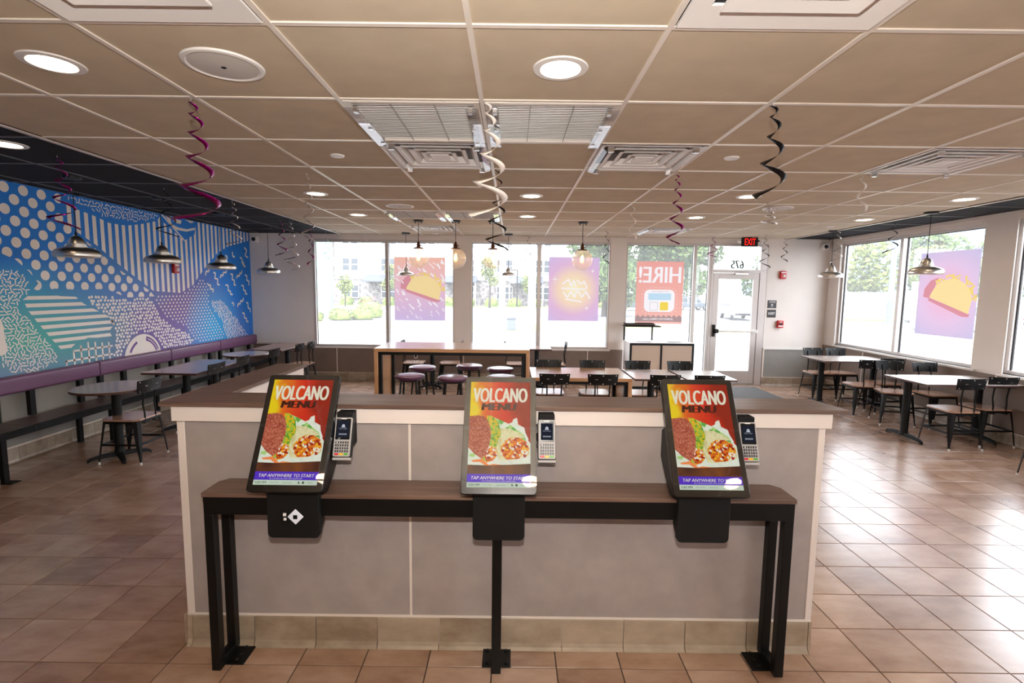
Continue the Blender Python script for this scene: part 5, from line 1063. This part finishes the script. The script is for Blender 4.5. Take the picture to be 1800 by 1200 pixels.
streamer(928, 410, 458, .06, 'foil_k', 3.5, 'dark foil streamer in the middle back window', w_=.010, depth=9.3)
streamer(573, 414, 456, .06, 'foil_s', 3, 'silver foil streamer in the leftmost back window', w_=.010, depth=9.3)
streamer(640, 380, 428, .05, 'foil_w', 2.5, 'pale foil streamer in the top of the leftmost back window', w_=.010, depth=9.3)
# ------------------------------------------------------------------ outside
GZ = -.15
M['asphalt'] = mat('grey_asphalt', (108, 107, 107), .9, var=.04, scale=2, coord='World'); M['conc'] = mat('pale_concrete', (150, 148, 142), .9, var=.05, scale=3, coord='World')  # asphalt is its own mid-grey with slight noise
M['lawn'] = mat('dry_lawn', (108, 108, 52), .95, var=.2, scale=1.2, coord='World'); M['lawn2'] = mat('green_lawn', (112, 146, 60), .95, var=.2, scale=1.5, coord='World')
M['siding'] = mat('white_siding', (164, 164, 168), .8); M['stone'] = mat('grey_fieldstone', (76, 70, 68), .9, rgb2=(138, 132, 130), scale=2.6, coord='World', detail=1); M['slate'] = mat('metal_porch_roof', (66, 70, 80), .5)
M['winglass'] = mat('dark_window_glass', (40, 46, 54), .3); M['leaf'] = mat('tree_leaf', (36, 56, 24), .8, rgb2=(84, 104, 46), scale=.9, coord='World'); M['leaf2'] = mat('pale_shrub_leaf', (70, 84, 34), .8, rgb2=(116, 124, 56), scale=3, coord='World')
M['bark'] = mat('tree_bark', (52, 44, 38), .9); M['rose'] = mat('pink_blossom', (176, 62, 80), .7); M['pylon'] = mat('pale_turquoise_cladding', (110, 170, 166), .5); M['lampgrey'] = mat('grey_lamp_post', (82, 88, 98), .5)
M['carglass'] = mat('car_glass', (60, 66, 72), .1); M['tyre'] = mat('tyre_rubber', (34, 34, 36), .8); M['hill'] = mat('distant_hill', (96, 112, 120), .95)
g = tag(MB().box(-120, 120, YB+.16, 160, GZ-.2, GZ).box(XR+.16, 120, -60, YB+.16, GZ-.2, GZ).build('outside_ground', M['asphalt']), 'asphalt ground outside the windows', 'ground'); g['kind'] = 'structure'
def strip(nm, x0, x1, y0, y1, z0, z1, m_, lab, cat): return tag(MB().box(x0, x1, y0, y1, z0, z1).build(nm, m_), lab, cat)
strip('street_kerb', -60, 11, 22.0, 22.25, GZ, GZ+.12, M['conc'], 'pale kerb running across outside the back windows', 'kerb'); strip('verge', -60, 11, 22.25, 27.5, GZ, GZ+.10, M['lawn'], 'dry grass verge beyond the kerb outside the back windows', 'lawn')
vp = [(9.8, 16.6), (15.5, 13.7), (30, 6), (33, 16), (23.5, 21.6), (16.6, 22.3), (13.5, 20.4)]
tag(MB().prism(vp, GZ, GZ+.08).build('side_verge', M['lawn']), 'grass verge outside the right windows round the lamp base', 'lawn')
tag(MB().prism([(9.6, 16.45), (9.75, 16.62), (15.5, 13.72), (30, 6.02), (29.9, 5.8), (15.4, 13.5)], GZ, GZ+.12).build('side_kerb', M['conc']), 'pale kerb at the near edge of the side verge', 'kerb')
strip('far_lawn', 24, 60, 36, 58, GZ, GZ+.10, M['lawn2'], 'green far lawn seen through the first right window', 'lawn')
strip('hedge_bed', -26, 13, 55.4, 57.4, GZ, GZ+.05, M['lawn2'], 'planting bed at the foot of the apartment building', 'lawn')
# apartment building
ab = thing('apartment_building', 'white apartment building with stone ground floor and paired windows across the street', 'building', (-4, 60.2, GZ))
def AB(mb, nm, m_, par=None): o = mb.build(nm, m_, par or ab); o.data.transform(Matrix.Translation((4, -60.2, 0))) ; return o
AB(MB().box(-22.5, 13, 60.2, 74, 3.0, 13.5), 'siding_wall', M['siding']); AB(MB().box(-22.6, 13.1, 60.0, 74, 0, 3.0), 'stone_wall', M['stone']); AB(MB().box(-22.65, 13.2, 59.9, 60.3, 2.95, 3.15), 'belt_course', M['siding'])
AB(MB().box(-22.6, -21.2, 59.9, 60.2, 3.1, 13.4), 'stone_pier', M['stone']); AB(MB().prism([(-23, 13.5), (-5, 17.5), (14, 13.5)], 59.5, 75, axis=1), 'roof', M['slate'])
for fl in range(4):
    for k in range(8):
        cx = -19.2+4.55*k; z0_ = .75 if fl == 0 else 3.9+3.15*(fl-1); h_ = 1.55
        for s in (-.5, .5):
            fr = AB(MB().box(cx+s-.46, cx+s+.46, 59.84, 60.25, z0_, z0_+h_), 'window', M['sill'])
            for zz in ((z0_+.08, z0_+h_/2-.04), (z0_+h_/2+.04, z0_+h_-.08)): AB(MB().box(cx+s-.38, cx+s+.38, 59.80, 59.86, *zz), 'pane', M['winglass'], fr)
for cx in (-15.3, -6.2, 1.5, 8.2):
    AB(MB().prism([(57.6, 2.65), (57.6, 2.75), (59.9, 3.5), (59.9, 2.65)], cx-2.0, cx+2.0, axis=0), 'porch_roof', M['slate'])
    for s in (-1.9, 1.9): AB(MB().box(cx+s-.08, cx+s+.08, 57.7, 57.9, 0, 2.65), 'porch_post', M['siding'])
# plants
def foliage(cs, n, size, seed):
    rnd = random.Random(seed); mb = MB(); 
    for _ in range(n):
        c = rnd.choice(cs); r = c[3]; u = Vector((rnd.gauss(0, 1), rnd.gauss(0, 1), rnd.gauss(0, 1))).normalized()*r*rnd.uniform(.72, 1.03); p = Vector((c[0]+u.x, c[1]+u.y, c[2]+u.z*.85)); a = Vector((rnd.uniform(-1, 1), rnd.uniform(-1, 1), rnd.uniform(-1, 1))).normalized(); b = a.orthogonal().normalized(); s = size*rnd.uniform(.6, 1.3)
        mb.add([p-a*s, p-b*s*.6, p+a*s, p+b*s*.6], [(0, 1, 2, 3)])
    return mb
def tree(x, y, h, r, m_, lab, n=1500, seed=0, size=.22, trunk=.35, cat='tree', nm='tree', grp=None):
    t = thing(nm, lab, cat, (x, y, GZ), 0, grp); rnd = random.Random(seed); cs = []
    for k in range(9): a = rnd.uniform(0, 2*PI); q = rnd.uniform(0, .55)*r; cs.append((math.cos(a)*q, math.sin(a)*q, h*trunk+(h*(1-trunk))*rnd.uniform(.15, .85), r*rnd.uniform(.4, .62)))
    f = foliage(cs, n, size, seed).build('foliage', M[m_], t); f['kind'] = 'stuff'; MB().tube([(0, 0, 0), (.03, .0, h*.3), (0, .05, h*.75)], [h*.025, h*.018, h*.006], 8).build('trunk', M['bark'], t, smooth=60); return t
def shrub(x, y, r, h, m_, lab, seed, flowers=False, size=.06, n=900, grp=None):
    t = thing('shrub', lab, 'shrub', (x, y, GZ+.05), 0, grp); rnd = random.Random(seed)
    core = MB().lathe([(r*.8, 0), (r*.9, h*.3), (r*.72, h*.7), (r*.3, h*.93), (0, h*.96)], (0, 0, 0), 14).build('branches', M[m_], t, smooth=60)
    cs = [(math.cos(a)*r*.35, math.sin(a)*r*.35, h*.45, r*.62) for a in (0, 2.1, 4.2)]; f = foliage(cs, n, size, seed).build('foliage', M[m_], t); f['kind'] = 'stuff'
    if flowers: o = foliage([(0, 0, h*.6, r*.9)], 60, size*1.2, seed+5).build('blossoms', M['rose'], t); o['kind'] = 'stuff'
shrub(-11.5, 29.0, .62, .5, 'leaf2', 'leftmost mounded shrub cut by the left window frame', 1); shrub(-10.35, 30.2, .8, .62, 'leaf2', 'mounded shrub in the leftmost window, left of the right-hand mound', 2); shrub(-9.25, 31.0, .85, .68, 'leaf2', 'mounded shrub in the leftmost window below the pink flowers', 3); shrub(-9.4, 33.2, .95, 1.05, 'leaf2', 'pink flowering shrub behind the mounded ones', 4, True)
ORD = ['first', 'second', 'third', 'fourth', 'fifth', 'sixth', 'seventh', 'eighth', 'ninth', 'tenth', 'eleventh', 'twelfth', 'thirteenth', 'fourteenth']
for i, x in enumerate([-21, -18.6, -16.5, -13.8, -11.6, -9.4, -7.2, -5, -2.4, .2, 2.4, 5, 7.6, 10]): shrub(x, 56.4, .85, 1.0, 'leaf2', 'yellow-green shrub at the apartment building, %s from the left in the bed' % ORD[i], 20+i, n=260, size=.12, grp='small shrubs along the apartment building')
tree(-17.3, 52, 3.3, 1.0, 'leaf2', 'small round tree before the stone wall in the leftmost window', 700, 31, .14); tree(-13.2, 54, 4.6, 1.1, 'leaf2', 'pale slender tree before the porch at the left mullion', 700, 32, .14); tree(-2.4, 52, 5.4, 1.1, 'leaf2', 'pale slender tree before the porch in the middle window', 800, 33, .14); tree(1.7, 50, 3.4, 1.1, 'leaf2', 'small round tree left of the black street lamp', 700, 34, .14)
tree(6.9, 38, 9.0, 3.5, 'leaf', 'large green tree behind the purple poster', 6500, 41, .22, .12); tree(12.6, 42, 11.8, 4.4, 'leaf', 'large green tree behind the hiring poster', 11000, 42, .22, .10); tree(17.6, 60, 10, 3.6, 'leaf', 'green tree seen through the narrow pane by the door', 4000, 43, .28, .1); tree(24, 66, 11, 4.2, 'leaf', 'green tree seen over the cars through the door', 4000, 44, .3, .1); tree(31.5, 62, 11, 4, 'leaf', 'green tree at the right side of the door transom', 3600, 45, .3, .1)
for i, (x, y) in enumerate(((42, 60), (47, 57), (52, 54), (56, 50), (57, 45), (58, 40), (58, 35), (57, 30), (57, 25), (57, 19), (57, 13), (56, 7))): tree(x, y, 9+1.6*math.sin(i*1.7), 4.0, 'leaf' if i % 3 else 'leaf2', 'leafy tree outside the right windows, %s from the left in the row' % ORD[i], 2200, 60+i, .30, .15, grp='row of trees outside the right windows')
tree(37, 46, 6.2, 1.9, 'leaf2', 'young tree on the far lawn before the white fence', 1300, 80, .16)
wf = thing('white_fence', 'white panel fence behind the young tree on the far lawn', 'fence', (40, 53, GZ))
for k in range(7): MB().box(-7+2*k, -5.06+2*k, -.02, .02, .1, 2.1).build('fence_panel', M['siding'], wf); MB().box(-7.06+2*k, -6.94+2*k, -.06, .06, 0, 2.2).build('fence_post', M['siding'], wf)
tag(MB().prism([(60, -1), (60, 4), (72, 10), (88, 15), (100, 14), (112, 8), (115, -1)], 90, 150, axis=1).build('hill', M['hill']), 'faint wooded hill on the horizon outside the first right window', 'hill')
# street furniture
t = thing('street_lamp', 'slim black street lamp across the street in the middle window', 'street lamp', (.39, 47, GZ)); MB().tube([(0, 0, 0), (0, 0, 3.75)], [.07, .05], 8).build('pole', M['black'], t); MB().bar((-.75, 0, 3.7), (0, 0, 3.75), .1, .08).build('lamp_head', M['black'], t); MB().lathe([(.18, 0), (.16, .3), (0, .3)], (0, 0, 0), 10).build('base', M['conc'], t)
t = thing('parking_lamp', 'grey parking lot lamp post on a round concrete base outside the right window', 'street lamp', (14.35, 19.2, GZ)); MB().tube([(0, 0, .75), (0, 0, 7.5)], [.10, .085], 12).build('pole', M['lampgrey'], t, smooth=60); MB().lathe([(.36, 0), (.36, .80), (.33, .82), (0, .82)], (0, 0, 0), 24).build('concrete_base', M['conc'], t, smooth=40); MB().box(-.17, .17, -.17, .17, .82, .90).build('base_cover', M['lampgrey'], t, bevel=.02); MB().bar((0, 0, 7.45), (1.2, 0, 7.55), .3, .12).build('lamp_head', M['lampgrey'], t)
M['polew'] = mat('bleached_timber', (170, 168, 164), .9)
t = thing('utility_pole', 'bleached utility pole behind the middle window, before the slender tree', 'pole', (-.55, 26, GZ)); MB().tube([(0, 0, 0), (0, 0, 9)], [.17, .12], 10).build('pole', M['polew'], t, smooth=60)
t = thing('marker_post', 'white square post behind the middle window mullion', 'pole', (1.43, 38, GZ)); MB().box(-.28, .28, -.28, .28, 0, 5.8).build('shaft', M['siding'], t); MB().box(-.4, .4, -.4, .4, 0, .3).build('base', M['conc'], t)
t = thing('litter_bin', 'dark grey litter bin on the verge outside the middle window', 'waste bin', (-.05, 23, GZ+.1)); MB().box(-.2, .2, -.2, .2, 0, .5).build('body', M['lampgrey'], t, bevel=.02); MB().prism([(-.22, .5), (.22, .5), (.22, .60), (-.22, .56)], -.22, .22, axis=1).build('lid', M['slate'], t)
t = thing('sign_pylon', 'tall pale turquoise sign pylon at the left edge of the leftmost window', 'sign', (-12.25, 33, GZ)); MB().box(-.42, .42, -.3, .3, .0, 9).build('tower', M['pylon'], t, bevel=.02); MB().box(-.6, -.42, -.32, .32, 0, 9).build('side_fin', M['siding'], t)
# cars
def car(x, y, rz, m_, lab, suv=False):
    t = thing('parked_car', lab, 'car', (x, y, GZ), rz); hb = .95 if suv else .82; hr = 1.7 if suv else 1.42
    body = [(-2.25, .35), (2.25, .35), (2.3, .6), (2.15, hb-.08), (1.1, hb), (-2.1, hb+.02), (-2.28, .7)]
    MB().prism([(p[0], p[1]) for p in body], -.88, .88, axis=1).build('body', m_, t, bevel=.06, seg=3)
    cab = [(1.05, hb-.02), (.35, hr-.06), (-.2, hr), (-1.35 if not suv else -1.9, hr-.04), (-1.95 if not suv else -2.12, hb)]
    MB().prism(cab, -.74, .74, axis=1).build('cabin', m_, t, bevel=.05, seg=3)
    gl = [(.88, hb+.03), (.3, hr-.12), (-.2, hr-.08), (-1.25 if not suv else -1.75, hr-.10), (-1.7 if not suv else -1.95, hb+.03)]; MB().prism(gl, -.76, .76, axis=1).build('side_glass', M['carglass'], t)
    MB().prism([(1.06, hb+.03), (.42, hr-.10), (.36, hr-.10), (.98, hb+.03)], -.64, .64, axis=1).build('windscreen', M['carglass'], t)
    for wx in (-1.4, 1.4):
        for wy in (-.86, .66):
            wh = MB().lathe([(.0, 0), (.30, 0), (.335, .04), (.335, .16), (.30, .2), (0, .2)], (0, 0, 0), 20).build('wheel', M['tyre'], t, loc=(wx, wy+.2, .335), rot=(PI/2, 0, 0), smooth=40); MB().lathe([(.0, -.005), (.2, -.005), (.2, .205), (0, .205)], (0, 0, 0), 12).build('hub', M['steel'], wh)
    for s in (-.6, .6): MB().box(2.2, 2.3, s-.18, s+.18, .58, .70).build('headlight', M['white'], t); MB().box(-2.3, -2.2, s-.18, s+.18, .66, .80).build('tail_light', M['red'], t)
    MB().box(2.22, 2.33, -.7, .7, .36, .5).build('bumper', M['black'], t)
    return t
M['cw'] = mat('white_car_paint', (140, 144, 152), .3); M['cs'] = mat('silver_car_paint', (110, 114, 120), .3, metal=.5); M['cd'] = mat('dark_car_paint', (70, 76, 86), .25)
car(16.3, 36.5, math.radians(-100), M['cw'], 'white car facing us seen through the glass door', True); car(18.6, 53, math.radians(10), M['cd'], 'dark car seen between the hiring poster and the narrow pane'); car(12.0, 50, math.radians(5), M['cd'], 'dark blue-grey car at the left of the hiring poster')
car(24.2, 27.2, math.radians(150), M['cw'], 'white car between the taco poster and the right window pillar'); car(29.5, 26.0, math.radians(170), M['cs'], 'silver car at the right edge of the photo', True)
# low flowers just outside the back windows
for i, (x, lb) in enumerate(((-2.05, 'under the orange poster'), (-.35, 'under the middle window'), (1.6, 'under the purple poster'))):
    t = thing('grass_tuft', 'yellow-green grass tuft outside the back window '+lb, 'plant', (x, 11.6, GZ)); rnd = random.Random(i); mb = MB()
    for k in range(140): a = rnd.uniform(0, 2*PI); r = rnd.uniform(0, .3); l = rnd.uniform(.3, .62); dx, dy = math.cos(a)*.12*rnd.random(), math.sin(a)*.12*rnd.random(); bx_, by_ = math.cos(a)*r, math.sin(a)*r; mb.add([(bx_-.008, by_, 0), (bx_+.008, by_, 0), (bx_+dx, by_+dy, l)], [(0, 1, 2)])
    o = mb.build('blades', M['leaf2'], t); o['kind'] = 'stuff'
